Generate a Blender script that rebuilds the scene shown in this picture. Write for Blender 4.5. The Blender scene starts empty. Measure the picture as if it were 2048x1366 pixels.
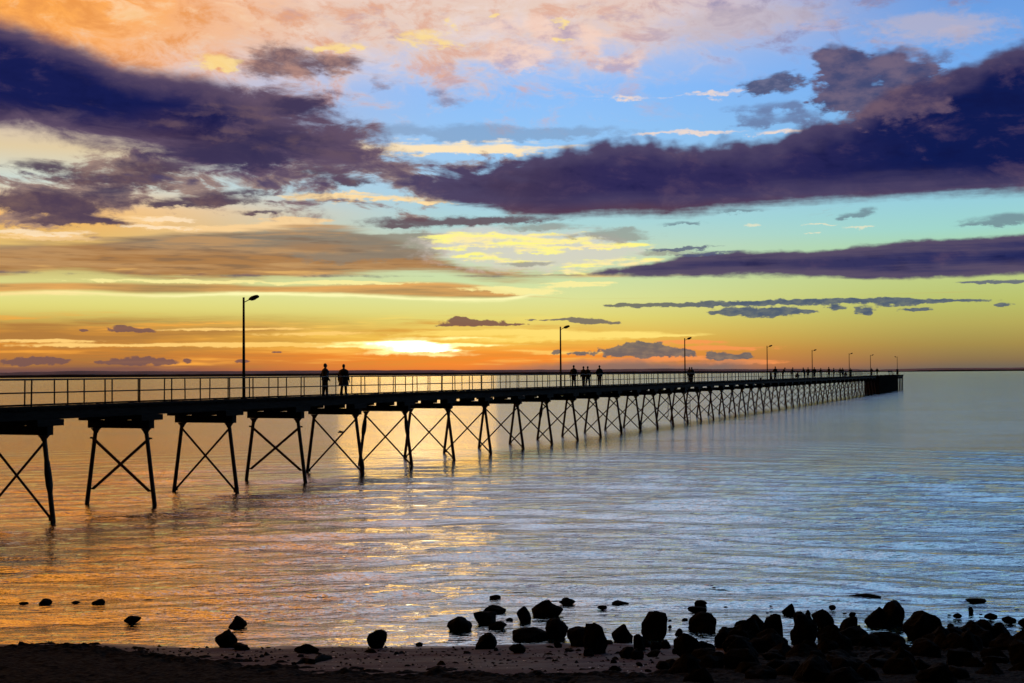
import bpy, bmesh, math, random
import numpy as np
from mathutils import Vector, Matrix, noise as mnoise

R = math.radians
sc = bpy.context.scene
col = sc.collection
rng = random.Random(7)

# ------------------------------------------------------------------ camera
F = 2600.0                      # focal length in pixels of the 2048 px wide frame
EYE = 5.308                     # eye height above the water
PITCH, ROLL = math.atan((683 - 747.5) / -F), -0.00705
cam_d = bpy.data.cameras.new('camera')
cam_d.sensor_width = 36.0
cam_d.lens = 36.0 * F / 2048.0
cam_d.clip_start, cam_d.clip_end = 0.1, 60000.0
cam = bpy.data.objects.new('camera', cam_d)
CAM_M = Matrix.Rotation(math.pi / 2 + PITCH, 4, 'X') @ Matrix.Rotation(ROLL, 4, 'Z')
cam.matrix_world = Matrix.Translation((0, 0, EYE)) @ CAM_M
col.objects.link(cam)
sc.camera = cam
CAM_R = CAM_M.to_3x3()


def ray(px, py):
    return (CAM_R @ Vector(((px - 1024) / F, (683 - py) / F, -1.0))).normalized()


SUN_DIR = ray(835, 694)
SUN_EL = math.asin(SUN_DIR.z)
SUN_AZ = math.atan2(SUN_DIR.x, SUN_DIR.y)

# ------------------------------------------------------------------ view
sc.view_settings.view_transform = 'Standard'
sc.view_settings.look = 'None'
sc.view_settings.exposure = 0.0
sc.view_settings.gamma = 1.0
sc.view_settings.use_curve_mapping = False
sc.cycles.max_bounces = 3
sc.cycles.diffuse_bounces = 1
sc.cycles.glossy_bounces = 2
sc.cycles.caustics_reflective = False
sc.cycles.caustics_refractive = False
sc.cycles.sample_clamp_indirect = 6.0


def lin(r, g, b, k=1.0):
    def f(c):
        c /= 255.0
        return c / 12.92 if c <= 0.04045 else ((c + 0.055) / 1.055) ** 2.4
    return (f(r) * k, f(g) * k, f(b) * k, 1.0)


# ------------------------------------------------------------------ node helper
class NB:
    """Small helper to write node trees as expressions."""
    def __init__(self, nt):
        self.nt = nt

    def _set(self, sock, v):
        if isinstance(v, S):
            self.nt.links.new(v.s, sock)
        else:
            sock.default_value = v

    def math(self, op, *a, clamp=False):
        n = self.nt.nodes.new('ShaderNodeMath')
        n.operation = op
        n.use_clamp = clamp
        for i, v in enumerate(a):
            self._set(n.inputs[i], v)
        return S(self, n.outputs[0])

    def vmath(self, op, *a):
        n = self.nt.nodes.new('ShaderNodeVectorMath')
        n.operation = op
        for i, v in enumerate(a):
            self._set(n.inputs[i], v)
        return S(self, n.outputs['Value'] if op == 'DOT_PRODUCT' else n.outputs[0])

    def sstep(self, a, b, x):
        n = self.nt.nodes.new('ShaderNodeMapRange')
        n.interpolation_type = 'SMOOTHSTEP'
        n.clamp = True
        flip = a > b
        if flip:
            a, b = b, a
        self._set(n.inputs[0], x)
        n.inputs[1].default_value, n.inputs[2].default_value = a, b
        n.inputs[3].default_value, n.inputs[4].default_value = (1, 0) if flip else (0, 1)
        return S(self, n.outputs[0])

    def noise(self, vec, scale=1.0, detail=4.0, rough=0.55, dist=0.0):
        n = self.nt.nodes.new('ShaderNodeTexNoise')
        n.noise_dimensions = '3D'
        self._set(n.inputs['Vector'], vec)
        n.inputs['Scale'].default_value = scale
        n.inputs['Detail'].default_value = detail
        n.inputs['Roughness'].default_value = rough
        n.inputs['Distortion'].default_value = dist
        return S(self, n.outputs[0])

    def mix(self, fac, a, b):
        n = self.nt.nodes.new('ShaderNodeMix')
        n.data_type = 'RGBA'
        self._set(n.inputs[0], fac)
        self._set(n.inputs[6], a)
        self._set(n.inputs[7], b)
        return S(self, n.outputs[2])

    def ramp(self, x, stops):
        n = self.nt.nodes.new('ShaderNodeValToRGB')
        cr = n.color_ramp
        cr.interpolation = 'LINEAR'
        cr.elements[0].position, cr.elements[0].color = stops[0]
        cr.elements[1].position, cr.elements[1].color = stops[-1]
        for p, c in stops[1:-1]:
            e = cr.elements.new(p)
            e.color = c
        self._set(n.inputs[0], x)
        return S(self, n.outputs[0])

    def curve(self, x, pts):
        n = self.nt.nodes.new('ShaderNodeFloatCurve')
        c = n.mapping.curves[0]
        n.mapping.extend = 'HORIZONTAL'
        c.points[0].location = pts[0]
        c.points[1].location = pts[-1]
        for p in pts[1:-1]:
            c.points.new(*p)
        for p in c.points:
            p.handle_type = 'AUTO_CLAMPED'
        n.mapping.update()
        n.inputs['Factor'].default_value = 1.0
        self._set(n.inputs['Value'], x)
        return S(self, n.outputs[0])

    def comb(self, x, y, z):
        n = self.nt.nodes.new('ShaderNodeCombineXYZ')
        for i, v in enumerate((x, y, z)):
            self._set(n.inputs[i], v)
        return S(self, n.outputs[0])


class S:
    def __init__(self, nb, s):
        self.nb, self.s = nb, s

    def __add__(self, o): return self.nb.math('ADD', self, o)
    __radd__ = __add__
    def __sub__(self, o): return self.nb.math('SUBTRACT', self, o)
    def __rsub__(self, o): return self.nb.math('SUBTRACT', o, self)
    def __mul__(self, o): return self.nb.math('MULTIPLY', self, o)
    __rmul__ = __mul__
    def min(self, o): return self.nb.math('MINIMUM', self, o)
    def max(self, o): return self.nb.math('MAXIMUM', self, o)
    def sat(self): return self.nb.math('ADD', self, 0.0, clamp=True)


# ------------------------------------------------------------------ sky
# The sky is written in angular coordinates round the viewer: U runs with the
# azimuth, V with the elevation, both in 1/2600 rad.
def UV(px, py):
    d = ray(px, py)
    return math.atan2(d.x, d.y) * F + 1024, math.asin(d.z) * F


def make_sky():
    w = bpy.data.worlds.new('World')
    sc.world = w
    w.use_nodes = True
    nt = w.node_tree
    nt.nodes.clear()
    nb = NB(nt)
    tc = nt.nodes.new('ShaderNodeTexCoord')
    sep = nt.nodes.new('ShaderNodeSeparateXYZ')
    nt.links.new(tc.outputs['Generated'], sep.inputs[0])
    dx, dy, dz = (S(nb, sep.outputs[i]) for i in range(3))
    U = nb.math('ARCTAN2', dx, dy) * F + 1024.0
    V = nb.math('ARCSINE', dz) * F

    # noises shared by all the clouds
    n_big = nb.noise(nb.comb(U * (1 / 210), V * (1 / 85), 1.3), 1, 3, .5) - .5
    n_mid = nb.noise(nb.comb(U * (1 / 70), V * (1 / 38), 7.7), 1, 6, .62) - .5
    n_puff = nb.noise(nb.comb(U * (1 / 44), V * (1 / 30), 4.1), 1, 2.5, .45) - .5
    n_str = nb.noise(nb.comb(U * (1 / 260), V * (1 / 17), 2.2), 1, 4, .6) - .5
    n_str2 = nb.noise(nb.comb(U * (1 / 110), V * (1 / 9), 9.2), 1, 3, .55) - .5
    n_wisp = nb.noise(nb.comb(U * (1 / 120) + V * (1 / 260), V * (1 / 42), 12.5), 1, 6, .62, .5) - .5

    n_alto = nb.noise(nb.comb(U * (1 / 95) + V * (1 / 300), V * (1 / 52), 51.0), 1, 6, .65, .4) - .5
    n_cum = nb.noise(nb.comb(U * (1 / 17), V * (1 / 12), 61.0), 1, 3, .5) - .5
    n_fine = nb.noise(nb.comb(U * (1 / 24), V * (1 / 11), 21.0), 1, 4, .6) - .5
    n_wx = nb.noise(nb.comb(U * (1 / 60), V * (1 / 22), 31.0), 1, 4, .6) - .5
    near = nb.sstep(40, 420, V) * .75 + .25           # clouds low down look smaller and flatter
    uvw = nb.comb(U + n_wx * 110 * near, V + (n_mid * 34 + n_fine * 16) * near, 0.0)

    U0, UL = -300.0, 2650.0
    V0, VL = -100.0, 1200.0
    Un = (U - U0) * (1 / UL)

    def vr(stops):
        return [((v + 0.0) / 1300.0, lin(*c)) for v, c in stops]
    Vr = V * (1 / 1300.0)
    left = nb.ramp(Vr, vr([(0, (112, 76, 72)), (18, (135, 86, 70)), (38, (190, 118, 55)), (60, (226, 142, 48)),
                           (90, (196, 140, 66)), (108, (214, 190, 96)), (135, (226, 216, 122)), (165, (230, 228, 146)),
                           (200, (205, 190, 120)), (290, (240, 185, 105)), (320, (246, 196, 130)), (370, (205, 218, 210)),
                           (430, (226, 205, 165)), (520, (200, 185, 190)), (600, (240, 205, 185)), (680, (250, 196, 130)),
                           (740, (255, 172, 84)), (880, (255, 150, 46)), (1300, (255, 166, 64))]))
    mid = nb.ramp(Vr, vr([(0, (150, 92, 66)), (12, (240, 130, 55)), (40, (244, 150, 52)), (70, (238, 186, 78)),
                          (110, (230, 216, 116)), (150, (222, 226, 152)), (190, (206, 224, 170)), (250, (196, 216, 192)),
                          (300, (172, 214, 216)), (380, (164, 206, 236)), (460, (150, 199, 246)), (560, (140, 190, 250)),
                          (610, (172, 196, 240)), (680, (222, 204, 206)), (800, (222, 202, 204)), (900, (196, 202, 222)),
                          (1300, (186, 204, 234))]))
    right = nb.ramp(Vr, vr([(0, (98, 94, 92)), (20, (138, 114, 78)), (50, (164, 140, 76)), (90, (182, 170, 90)),
                            (130, (187, 192, 106)), (180, (190, 206, 132)), (230, (174, 214, 166)), (270, (160, 214, 204)),
                            (330, (150, 206, 222)), (430, (130, 186, 228)), (560, (118, 174, 240)), (700, (106, 156, 224)),
                            (800, (112, 156, 228)), (1000, (116, 170, 232)), (1300, (134, 188, 236))]))
    c = nb.mix(nb.sstep(1050, 1950, U), nb.mix(nb.sstep(150, 1000, U), left, mid), right)

    def cover(c, alpha, colr):
        return nb.mix(alpha, c, colr)

    def fuzzy(list_, thr=(0.28, 0.62), wob=None, k=1.0, kf=1.0, field=False):
        """coverage of a handful of soft elliptical patches, edges broken by noise"""
        uv = uvw
        tot = None
        for (px, py, rx, ry) in list_:
            u, v = UV(px, py)
            q = nb.vmath('MULTIPLY_ADD', uv, (1 / rx, 1 / ry, 0), (-u / rx, -v / ry, 0))
            g = nb.math('POWER', 0.3679, nb.vmath('DOT_PRODUCT', q, q))
            tot = g if tot is None else tot + g
        if wob is not None:
            tot = tot + (wob * k + n_fine * kf) * nb.sstep(0.02, 0.3, tot)
        a = nb.sstep(thr[0], thr[1], tot)
        return (a, tot) if field else a

    def edge(pts):
        P = [UV(*p) for p in pts]
        return nb.curve(Un, [((u - U0) / UL, (v - V0) / VL) for u, v in P]) * VL + V0

    def band(top, bot, wt=0.0, wb=0.0):
        """signed distance (angular) into a cloud bounded by an upper and a lower line"""
        return (edge(top) - V + wt).min(V - edge(bot) + wb)

    # ---- high veil, apricot to pink to grey-blue
    veil_z = nb.sstep(500, 690, V + n_alto * 520 + n_wisp * 200 - (U - 900).max(0.0) * .10) * nb.sstep(1800, 1100, U + n_alto * 600)
    veil_c = nb.mix(nb.sstep(150, 760, U + n_alto * 500), lin(255, 168, 78), lin(233, 205, 190))
    veil_c = nb.mix(nb.sstep(-.04, .16, n_alto + n_mid * .25), veil_c, nb.mix(nb.sstep(300, 800, U), lin(236, 150, 72), lin(226, 172, 146)))
    veil_c = nb.mix(nb.sstep(.0, -.22, n_wisp + n_alto * .4), veil_c, nb.mix(nb.sstep(300, 800, U), lin(255, 212, 166), lin(240, 220, 212)))
    veil_c = nb.mix(nb.sstep(.02, .2, n_wisp + n_mid * .4) * nb.sstep(300, 900, U) * .85, veil_c, lin(186, 160, 172))
    c = cover(c, veil_z * .9 * (1.0 - nb.sstep(760, 900, V)), veil_c)
    patch = nb.sstep(1150, 1500, U) * nb.sstep(880, 780, V) * nb.sstep(560, 640, V) * nb.sstep(.0, .2, n_alto + n_mid * .3)
    c = cover(c, patch * .8, lin(140, 136, 172))
    patch = nb.sstep(1000, 1300, U) * nb.sstep(880, 780, V) * nb.sstep(590, 660, V) * nb.sstep(.02, .2, n_wisp)
    c = cover(c, patch * .55, lin(206, 182, 190))
    c = cover(c, fuzzy([(1900, 60, 120, 30), (1840, 45, 90, 16), (1420, 60, 100, 36), (1560, 30, 110, 24)], (.1, 1.1), n_alto, 2.0) * .6, lin(196, 182, 190))
    c = cover(c, fuzzy([(1100, 60, 60, 24), (1060, 110, 60, 26), (1180, 80, 50, 26), (1000, 50, 50, 18), (1020, 130, 70, 20), (1240, 130, 60, 20)], (.1, 1.1), n_alto, 2.2) * .8,
              nb.mix(nb.sstep(-.1, .15, n_mid), lin(246, 212, 196), lin(186, 166, 186)))
    # yellow torn patches high up
    c = cover(c, fuzzy([(430, 120, 42, 12), (455, 132, 20, 12), (850, 75, 45, 16), (900, 92, 40, 8), (905, 45, 10, 12), (1125, 42, 12, 8),
                        (700, 93, 34, 9), (640, 96, 30, 6), (1120, 78, 14, 5), (985, 28, 9, 5)], (.2, 1.1), n_mid + n_alto * .6, 2.4, 2.0) * .8, lin(255, 224, 146))
    c = cover(c, fuzzy([(590, 125, 80, 26), (660, 135, 70, 16), (545, 105, 50, 14), (760, 165, 26, 18), (870, 185, 30, 9), (900, 206, 40, 8), (530, 140, 50, 20), (690, 120, 60, 14)], (.05, 1.5), n_wisp + n_alto, 2.4) * .95,
              nb.mix(nb.sstep(700, 850, U), nb.mix(nb.sstep(-.12, .2, n_alto + n_mid * .5), lin(104, 80, 92), lin(178, 138, 128)), lin(136, 142, 176)))
    # white and apricot streaks in the blue
    c = cover(c, fuzzy([(1250, 195, 60, 5), (1430, 185, 60, 4), (1430, 196, 14, 6), (1380, 266, 110, 4), (1560, 262, 50, 4)], (.15, 1.1), n_str2 + n_alto * .5, 2.4) * .8, lin(250, 222, 200))
    c = cover(c, fuzzy([(880, 292, 230, 9), (780, 300, 170, 9), (1030, 300, 60, 7), (960, 302, 110, 6), (700, 310, 60, 8)], (.1, 1.35), n_str2 + n_wisp * .7, 3.0), lin(253, 230, 190))
    c = cover(c, fuzzy([(800, 262, 230, 16), (1130, 262, 160, 10), (1000, 275, 150, 10)], (.25, 1.), n_wisp, 1.6) * .5, lin(120, 140, 170))

    lift = nb.sstep(780, 1050, V)  # sky above the frame brightened so its reflection in the water reads bright
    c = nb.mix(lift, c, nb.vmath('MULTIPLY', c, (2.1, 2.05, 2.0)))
    # unseen broken cloud added above the frame to give the mirroring water contrast
    n_up = nb.noise(nb.comb(U * (1 / 240), V * (1 / 95), 41.0), 1, 5, .6) - .5
    upm = nb.sstep(740, 840, V)
    c = cover(c, upm * nb.sstep(.02, .14, n_up) * .9, nb.mix(nb.sstep(900, 1500, U), lin(60, 48, 72), lin(74, 88, 132)))
    c = cover(c, upm * nb.sstep(-.04, -.18, n_up), nb.mix(nb.sstep(500, 1300, U), lin(255, 190, 80, 1.7), lin(206, 228, 255, 1.6)))

    # ---- mid-left torn cloud field
    d = band([(-60, 300), (100, 330), (300, 300), (480, 330), (600, 250), (690, 235), (800, 300), (950, 320), (1060, 345), (1120, 380), (1200, 480)],
             [(-60, 430), (200, 455), (330, 400), (520, 420), (640, 400), (760, 405), (880, 420), (1000, 410), (1100, 400), (1150, 380), (1200, 400)])
    a = nb.sstep(-6, 42, d + n_wisp * 330 + n_mid * 90 - 4.0)
    tc1 = nb.mix(nb.sstep(10, 110, d + n_wisp * 240 + n_alto * 180), lin(158, 128, 118), lin(66, 53, 84))
    c = cover(c, a * .93, tc1)
    c = cover(c, fuzzy([(90, 396, 110, 15), (40, 410, 90, 12), (150, 420, 60, 14), (215, 446, 62, 8), (120, 440, 60, 8), (230, 360, 110, 16), (330, 335, 80, 14), (80, 335, 70, 13),
                        (430, 402, 110, 9), (500, 388, 60, 8), (340, 412, 60, 6), (520, 425, 50, 5), (700, 365, 60, 13), (640, 340, 70, 20)], (.12, 1.0), n_wisp + n_mid * .5, 1.7) * .95,
              nb.mix(nb.sstep(-.1, .3, n_mid), lin(78, 62, 84), lin(118, 92, 92)))
    c = cover(c, fuzzy([(740, 397, 150, 5), (640, 392, 60, 5), (860, 404, 40, 4), (690, 388, 60, 3)], (.15, 1.2), n_str2, 3.0), lin(255, 222, 165))
    c = cover(c, fuzzy([(560, 450, 90, 9), (440, 458, 140, 7), (600, 440, 60, 6), (90, 475, 110, 5), (300, 440, 60, 10)], (.2, .8), n_str2, 2.4) * .8, lin(255, 212, 150))
    c = cover(c, fuzzy([(330, 438, 60, 5), (310, 452, 90, 4), (60, 465, 100, 6)], (.25, .8), n_str2, 2.0) * .8, lin(255, 228, 190))

    # ---- brown-grey sheet left of centre
    d = band([(-60, 487), (120, 480), (250, 470), (400, 462), (640, 452), (760, 468), (850, 500), (1000, 535), (1300, 545), (1500, 549)],
             [(-60, 556), (150, 545), (300, 562), (560, 560), (700, 550), (850, 548), (1000, 562), (1150, 556), (1300, 551), (1500, 548)])
    a = nb.sstep(-4, 14, d + n_str * 42 + n_str2 * 12)
    sheet = nb.mix(nb.sstep(268, 222, V + n_str * 60 + (n_big * 60)), lin(134, 122, 108), lin(170, 118, 70))
    sheet = nb.mix(nb.sstep(-.06, .16, n_str + n_str2 * .5) * .85, sheet, lin(190, 144, 96))
    sheet = nb.mix(nb.sstep(-.02, -.18, n_str2 + n_str * .4) * .65, sheet, lin(120, 92, 74))
    sheet = nb.mix(nb.sstep(.04, .2, n_str2) * nb.sstep(225, 190, V) * .8, sheet, lin(244, 186, 100))
    c = cover(c, a * .93, sheet)
    c = cover(c, fuzzy([(760, 480, 110, 12), (830, 500, 60, 12), (700, 515, 130, 12), (860, 470, 60, 10)], (.2, .8), n_str, 1.6) * .8, lin(140, 128, 112))
    d = band([(-60, 566), (200, 565), (420, 567), (560, 572), (700, 570), (860, 565), (960, 572), (1060, 592), (1150, 600)],
             [(-60, 586), (150, 580), (300, 588), (500, 585), (700, 588), (850, 594), (1000, 597), (1060, 592), (1150, 596)])
    c = cover(c, nb.sstep(-4, 5, d + n_str * 10) * .9, nb.mix(nb.sstep(-.2, .25, n_str), lin(160, 120, 76), lin(238, 168, 88)))
    # glowing lower rim of that sheet
    rim = edge([(-60, 590), (150, 586), (300, 592), (500, 587), (700, 591), (850, 598), (1000, 600), (1080, 590), (1200, 590)])
    q = (V - rim + n_str2 * 9 + n_fine * 3) * (1 / 3.4)
    c = cover(c, nb.math('POWER', .3679, q * q) * nb.sstep(1120, 1030, U) * nb.sstep(-.25, .12, n_str + nb.sstep(100, 700, U) * .18), nb.mix(nb.sstep(0, 500, U), lin(255, 226, 150), lin(255, 250, 180)))
    c = cover(c, fuzzy([(700, 566, 170, 4), (1150, 566, 90, 3), (990, 578, 80, 5), (1060, 585, 70, 6), (1150, 572, 60, 4), (330, 562, 200, 4)], (.3, .75), n_str2, 1.6) * .85, lin(255, 240, 160))
    # bright yellow torn streaks right of centre
    c = cover(c, fuzzy([(1010, 500, 150, 40), (1180, 505, 130, 34), (950, 480, 90, 20)], (.15, .9), n_wisp, 1.2) * .6, lin(222, 208, 200))
    c = cover(c, fuzzy([(930, 478, 60, 12), (1040, 476, 90, 6), (1130, 482, 90, 5), (1010, 490, 130, 7), (1080, 502, 60, 5), (1230, 492, 70, 4),
                        (960, 511, 50, 4), (1060, 470, 150, 3), (1150, 495, 120, 3), (1010, 520, 70, 3), (1180, 530, 60, 9), (1260, 525, 60, 8), (1300, 522, 40, 4), (1140, 545, 50, 4)], (.15, 1.25), n_str2 + n_alto * .5, 3.6, 2.2), nb.mix(nb.sstep(-.1, .15, n_str2), lin(255, 236, 170), lin(255, 248, 140)))
    c = cover(c, fuzzy([(1200, 470, 90, 7), (1260, 480, 50, 8), (1080, 455, 90, 8), (1050, 525, 60, 5), (1330, 505, 50, 6), (1250, 460, 60, 6)], (.2, .9), n_str, 1.6) * .65, lin(140, 135, 125))

    # ---- low streaks towards the sun
    low = nb.sstep(128, 96, V + n_str * 30) * nb.sstep(8, 22, V) * nb.sstep(1500, 1050, U + V * 2)
    c = cover(c, low * nb.sstep(900, 500, U) * .45, lin(186, 128, 60))
    c = cover(c, low * nb.sstep(-.04, .14, n_str + n_str2 * .3) * .9, nb.mix(nb.sstep(500, 900, U), lin(176, 122, 62), lin(214, 146, 60)))
    c = cover(c, low * nb.sstep(-.02, -.22, n_str) * .9, nb.mix(nb.sstep(300, 900, U), lin(255, 172, 66), lin(255, 222, 110)))
    c = cover(c, fuzzy([(250, 690, 260, 4), (560, 690, 160, 5), (640, 668, 150, 4), (460, 658, 160, 3), (90, 681, 120, 3)], (.3, .8), n_str2, 1.4), lin(255, 206, 118))
    c = cover(c, fuzzy([(960, 664, 120, 4), (900, 670, 120, 4), (1150, 672, 130, 6), (1060, 664, 110, 5), (1010, 680, 130, 5), (1240, 668, 130, 5), (1330, 672, 70, 3), (1180, 706, 110, 3), (1060, 702, 70, 3)], (.15, 1.1), n_str2, 2.6), lin(255, 226, 120))
    c = cover(c, fuzzy([(1230, 723, 90, 5), (1330, 716, 90, 5), (1440, 696, 120, 5), (1470, 724, 90, 5), (1380, 684, 90, 4)], (.25, .8), n_str2, 1.8) * .85, lin(250, 152, 84))
    # grey-violet bank on the horizon
    c = cover(c, nb.sstep(26, 8, V + n_big * 22 + n_mid * 8) * nb.sstep(600, 200, U) * .85, lin(116, 82, 80))
    c = cover(c, nb.sstep(30, 12, V + n_mid * 22 + n_big * 30) * nb.sstep(900, 1150, U) * nb.sstep(1560, 1420, U) * .9, lin(120, 108, 104))
    # ---- sun glare behind the streaks
    glow = fuzzy([(830, 692, 85, 9), (790, 686, 60, 8), (850, 700, 75, 7), (880, 710, 70, 4), (770, 694, 40, 9), (900, 690, 70, 4), (760, 706, 60, 4), (940, 676, 120, 4), (720, 685, 90, 4), (960, 690, 80, 3), (680, 694, 60, 3)], (.3, 1.7), n_str2 + n_str * .5, 2.6)
    halo = fuzzy([(835, 700, 420, 46)], (.0, 1.1))
    c = cover(c, halo * .6, nb.mix(nb.sstep(36, 64, V), lin(255, 140, 44), lin(255, 206, 84)))
    c = cover(c, glow, lin(255, 244, 160, 1.25))
    core = fuzzy([(828, 692, 60, 9), (850, 700, 56, 5), (800, 686, 60, 4)], (.15, 1.6), n_str2, 1.6)
    c = cover(c, core, lin(255, 248, 210, 5.0))

    # ---- dark clouds
    def dark(c, d, soft, deep, rimc, corec, alpha=1.0, extra=None):
        a = nb.sstep(-soft, soft * 1.5, d + n_wisp * 14 + n_fine * 8) * alpha
        tone = n_alto * .8 + n_wisp * .6 + n_mid * .3 + n_big * .5
        rimc = nb.mix(nb.sstep(.05, .4, tone) * .5, rimc, lin(136, 110, 120))
        corec = nb.mix(nb.sstep(.0, .26, tone) * .6, corec, lin(88, 70, 98))
        corec = nb.mix(nb.sstep(.0, -.25, tone) * .6, corec, lin(15, 21, 68))
        colr = nb.mix(nb.sstep(deep[0], deep[1], d if extra is None else d + extra), rimc, corec)
        return cover(c, a, colr)

    violet, navy, maroon = lin(98, 80, 104), lin(23, 29, 82), lin(84, 62, 82)
    # big one upper left
    d = band([(-300, 10), (0, 38), (50, 52), (100, 70), (170, 95), (250, 128), (330, 141), (400, 150), (470, 163), (560, 168), (630, 184), (690, 204), (725, 235), (780, 275), (850, 315), (930, 350)],
             [(-300, 250), (0, 268), (100, 282), (200, 292), (300, 315), (380, 345), (450, 365), (520, 385), (600, 402), (690, 398), (760, 385), (830, 368), (930, 340)],
             n_puff * 16 + n_mid * 14 + (n_wisp * 190 + n_alto * 150 - 14.0) * nb.sstep(380, 620, U), n_big * 40 + n_wisp * 60 + n_mid * 30 + (n_wisp * 170 + n_alto * 130 - 26.0) * nb.sstep(340, 620, U))
    d = d * (1.0 - nb.sstep(430, 620, U) * .62)
    core = nb.mix(nb.sstep(420, 520, V + n_big * 90), lin(74, 56, 80), navy)
    c = dark(c, d, 15, (2, 62), violet, nb.mix(nb.sstep(340, 600, U + n_wisp * 200), core, nb.mix(nb.sstep(-.14, .2, n_alto + n_wisp * .7), lin(52, 46, 82), lin(104, 84, 98))), 1.0, n_wisp * 60)
    d = fuzzy([(430, 305, 120, 26), (520, 320, 90, 18), (560, 275, 80, 20), (600, 215, 60, 20)], (.1, 1.1), n_wisp + n_alto * .6, 1.8)
    c = cover(c, d * .8, lin(54, 48, 84))
    c = cover(c, fuzzy([(420, 228, 90, 7), (340, 246, 60, 6), (480, 215, 60, 5), (470, 262, 70, 7), (430, 278, 40, 6), (540, 236, 40, 6), (530, 290, 26, 10), (590, 285, 14, 14), (620, 265, 20, 8)], (.05, 1.5), n_wisp + n_alto, 2.2) * .35, lin(126, 98, 98))
    # big one on the right with its tower
    d = band([(780, 372), (850, 346), (950, 332), (1050, 312), (1120, 296), (1200, 284), (1280, 281), (1400, 292), (1440, 286), (1470, 279), (1500, 284), (1560, 277), (1600, 252),
              (1640, 243), (1700, 232), (1760, 190), (1820, 160), (1870, 152), (1910, 132), (1980, 110), (2048, 86), (2350, 40)],
             [(780, 366), (850, 388), (920, 412), (1000, 424), (1100, 437), (1200, 431), (1340, 432), (1430, 421), (1600, 405), (1800, 396), (2048, 384), (2350, 370)],
             n_puff * 46 + n_cum * 9 + n_mid * 8 + n_wisp * 80 * nb.sstep(1150, 950, U), n_str * 26 + n_fine * 5 + n_wisp * 60 * nb.sstep(1100, 900, U))
    vio2 = nb.mix(nb.sstep(320, 350, V + n_mid * 20), lin(88, 62, 82), lin(80, 70, 102))
    cored = nb.mix(nb.sstep(1450, 1850, U + n_mid * 200), lin(48, 43, 88), lin(16, 27, 80))
    c = dark(c, d, 10, (2, 60), vio2, nb.mix(nb.sstep(1000, 1250, U), lin(66, 54, 84), cored), 1.0, n_big * 30 + n_wisp * 40)
    tow = fuzzy([(1655, 120, 40, 26), (1700, 112, 30, 20), (1760, 130, 46, 26), (1820, 150, 50, 42), (1760, 200, 70, 46), (1690, 205, 44, 26), (1640, 195, 26, 12), (1850, 190, 50, 50), (1660, 160, 26, 20), (1700, 150, 36, 20)],
                (.25, .95), n_puff + n_mid * .8, 1.7, .8)
    c = cover(c, tow * .92, nb.mix(nb.sstep(-.2, .2, n_mid + n_wisp * .6), lin(58, 54, 94), lin(112, 90, 108)))
    d = fuzzy([(1548, 165, 44, 16), (1520, 180, 26, 14), (1575, 155, 28, 12)], (.15, 1.0), n_puff + n_mid, 2.0)
    c = cover(c, d * .9, nb.mix(nb.sstep(-.1, .2, n_fine), lin(74, 72, 104), lin(104, 98, 124)))
    d = fuzzy([(1500, 225, 50, 16), (1560, 215, 46, 14), (1590, 210, 30, 12), (1530, 245, 60, 9), (1890, 108, 34, 14), (1620, 235, 40, 10)], (.2, 1.3), n_mid + n_puff * .6, 2.6)
    c = cover(c, d * .75, lin(98, 106, 144))
    c = cover(c, fuzzy([(860, 445, 150, 7), (1000, 438, 120, 7), (800, 455, 60, 5)], (.15, 1.0), n_wisp, 1.4) * .92, lin(98, 76, 86))
    # scraps under it
    c = cover(c, fuzzy([(1710, 430, 34, 5), (1735, 420, 14, 7), (1690, 436, 20, 3), (1480, 421, 40, 4), (1365, 446, 40, 3), (1985, 440, 50, 8), (2030, 432, 30, 8), (1960, 450, 30, 4)], (.15, 1.1), n_mid, 2.2, 1.4) * .8, lin(108, 130, 142))
    c = cover(c, fuzzy([(1508, 450, 26, 4), (1640, 450, 40, 2.5), (1716, 452, 34, 2.5), (1625, 468, 12, 2)], (.3, .9), n_str2, .8) * .8, lin(232, 228, 196))
    # long bar on the right
    d = band([(1150, 552), (1200, 543), (1260, 532), (1330, 520), (1400, 508), (1500, 503), (1600, 502), (1680, 497), (1730, 490), (1800, 484), (1870, 479), (1960, 477), (2048, 470), (2350, 450)],
             [(1150, 549), (1200, 549), (1300, 553), (1500, 550), (1620, 552), (1750, 556), (1850, 553), (1960, 551), (2048, 549), (2350, 545)])
    c = dark(c, d + n_str * 12 + n_puff * 10 + 1.5, 4, (0, 34), lin(92, 80, 104), nb.mix(nb.sstep(1500, 1950, U), lin(60, 56, 94), lin(42, 46, 94)), 1.0, n_str * 50)
    c = cover(c, fuzzy([(1380, 496, 60, 3), (1420, 508, 60, 4), (2020, 562, 70, 4), (1960, 565, 40, 2), (1350, 500, 40, 3)], (.3, .8), n_str2, 1.2) * .85, lin(84, 88, 120))
    # thin slate clouds low on the right
    c = cover(c, fuzzy([(1350, 610, 110, 4), (1480, 607, 120, 5), (1620, 603, 130, 5), (1720, 600, 60, 3), (1790, 606, 40, 5), (1830, 604, 30, 5), (1900, 602, 70, 3), (2010, 609, 14, 4),
                        (1490, 622, 50, 6), (1530, 629, 46, 7), (1450, 626, 40, 4), (1570, 620, 30, 5), (1610, 624, 30, 4), (1670, 616, 16, 5), (1725, 619, 22, 6), (1730, 625, 12, 4), (1830, 620, 30, 3), (1260, 611, 60, 2)],
                       (.2, .7), n_cum + n_str2 * .9, 1.9, 1.4) * .95, nb.mix(nb.sstep(1250, 1500, U), lin(112, 112, 104), nb.mix(nb.sstep(-.15, .2, n_fine), lin(66, 82, 112), lin(104, 112, 116))))
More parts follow.
